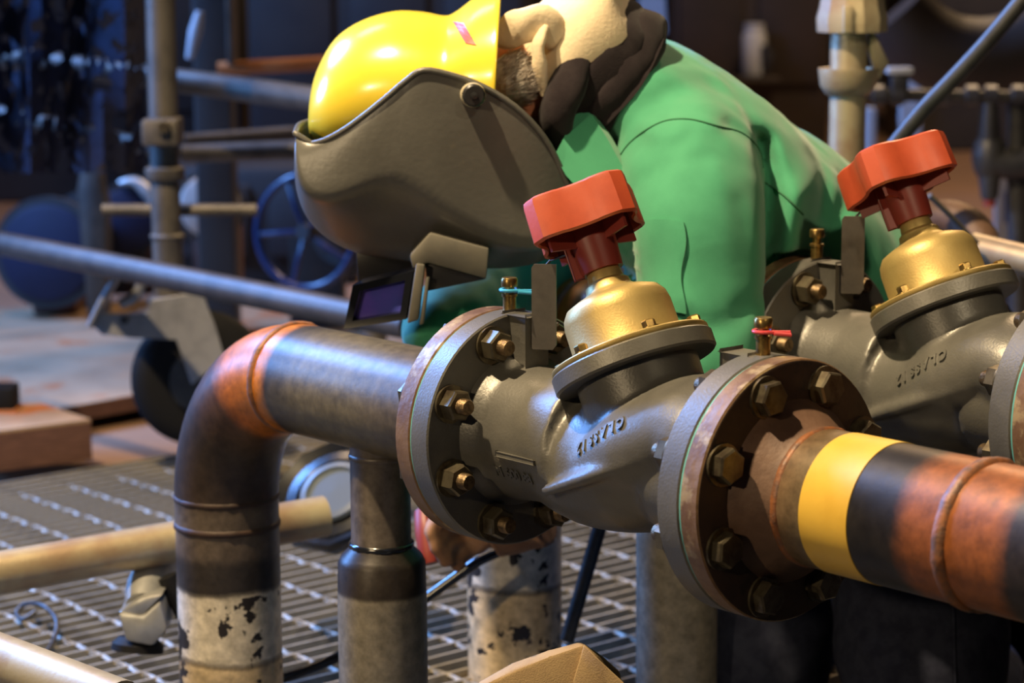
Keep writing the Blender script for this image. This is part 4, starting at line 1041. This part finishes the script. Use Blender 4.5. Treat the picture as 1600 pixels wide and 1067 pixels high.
mkt('red_tip', [at(1546, 305, 4.6), at(1546, 322, 4.6)], .012, M['redd'], ln2, seg=14)
mkt('side_outlet', [at(1546, 250, 4.6), at(1580, 258, 4.6), at(1620, 250, 4.6)], .03, M['steel'], ln2, seg=16)
mkt('support', [at(1590, 150, 4.62), at(1590, 470, 4.62), at(1590, 700, 4.62)], .02, M['steel'], ln2, seg=14)
pb = thing('white_panel', 'white panel with a blue strip at the right edge', 'panel', Vector((at(1585, 330, 5.4).x, 5.4, 0)))  # plain white panel on a leg
V, F = prism([at(1556, 262, 5.4), at(1640, 262, 5.4), at(1640, 400, 5.4), at(1556, 400, 5.4)], Y3*.03, .002); mk('sheet', V, F, M['lightm'], pb, smooth=False)
V, F = prism([at(1570, 300, 5.392), at(1580, 300, 5.392), at(1580, 348, 5.392), at(1570, 348, 5.392)], Y3*.008); mk('strip', V, F, M['bluep'], pb, smooth=False)
V, F = prism([at(1560, 400, 5.405), at(1580, 400, 5.405), at(1580, 640, 5.405), at(1560, 640, 5.405)], Y3*.02); mk('stand_leg', V, F, M['steel'], pb, smooth=False)
for (u0, v0, u1, v1, lab) in ((1408, 74, 1416, 240, 'narrow blue-white upright beside the scaffold upright'), (1418, 78, 1438, 236, 'wider blue-white upright right of the scaffold upright'), (1352, 168, 1366, 262, 'short blue-white upright touching the scaffold upright')):
    p = at(u0, v0, 6.0); q = at(u1, v1, 6.0)
    V, F = abox(((p.x+q.x)/2, 6.0, p.z/2), abs(q.x-p.x)/2, .02, p.z/2, .003); tag(mk('pale_upright', V, F, M['lightm'], None, ang=30), lab, 'post')
bt = thing('white_canister', 'small white canister with a dark pump by the brown cabinet', 'canister', at(1180, 118, 9.48))
V, F = lathe(at(1178, 118, 9.48), Z, [(0, 0), (.045, 0), (.047, .006), (.047, .158), (.036, .178), (.039, .18), (.039, .202), (0, .204)], 24); mk('can', V, F, M['lightm'], bt)
mkt('pump', [at(1196, 70, 9.43), at(1202, 90, 9.43), at(1198, 112, 9.43)], [.018, .024, .015], M['steel'], bt, seg=12)
V, F = abox(at(1180, 119, 9.48) - Z*.011, .09, .125, .008, .002); mk('added_shelf_bracket', V, F, M['brownm'], bt)  # bracket added to hold the canister up against the cabinet
# curved duct, top right
V, F, _ = tube([at(1400, 20, 4.9), at(1440, 62, 4.9), at(1500, 90, 4.9), at(1580, 84, 4.9), at(1680, 30, 4.9)], [.075, .08, .085, .085, .085], 24, sub=4); tag(mk('curved_duct', V, F, M['brownm'], None), 'dark curved duct at the top right', 'duct')
# rusty bend and tube right of the second bonnet
el = [at(1470, 405, 3.15) + Vector((0, 0, 0))]
bend = [at(1478 + 58*math.sin(R(t)), 404 - 62*math.cos(R(t)), 3.15 - .0006*t) for t in range(-20, 101, 8)]
V, F, _ = tube(bend, .026, 24); rb = tag(mk('pipe_bend', V, F, M['rustneck'], None), 'dark rusty pipe bend right of the further valve bonnet', 'pipe')
tubeobj('scaffold_tube', at(1520, 388, 3.0), at(1680, 426, 2.9), .020, M['galvw'], 'tube end right of the further valve bonnet', 'tube')
V, F, _ = tube([at(1452, 305, 2.95), at(1488, 340, 2.95), at(1526, 380, 2.95)], .012, 10, sy=.3, ref=Y3); tag(mk('grey_strap', V, F, M['galv'], None), 'grey strap running down behind the further handwheel', 'strap')
rk = mkt('red_knob', [Vector((at(1412, 300, 3.4).x, 3.4, -.02)), at(1412, 300, 3.4), at(1412, 265, 3.4), at(1412, 262, 3.4), at(1412, 243, 3.4), at(1412, 237, 3.4)], [.008, .008, .008, .018, .018, .010], M['reds'], None, seg=18); tag(rk, 'red knob on an added thin post behind the further handwheel', 'knob')  # the thin post down to the floor is added to carry the knob
# wall panel and beams high at the back
V, F = prism([at(1000, -60, 6.8), at(1036, -60, 6.8), at(1042, 52, 6.8), at(1000, 60, 6.8)], Y3*.05); tag(mk('wall_panel', V, F, M['lightm'], None, smooth=False), 'pale blue wall panel above the welder collar', 'sheet')
# scrim hung at the far left
gp, gf = [], []
for j in range(31):
    for i in range(41):
        u = -420 + 646*i/40; v = -620 + 890*j/30
        gp.append(at(u, v, 4.30 + .05*math.sin(i*.9 + j*.12) + .02*math.sin(i*2.1)))
for j in range(30):
    for i in range(40): gf.append((j*41+i, j*41+i+1, (j+1)*41+i+1, (j+1)*41+i))
V, F = thicken(gp, gf, .003); tag(mk('scrim', V, F, M['net'], None), 'dark navy scrim hanging in folds at the upper left', 'curtain')
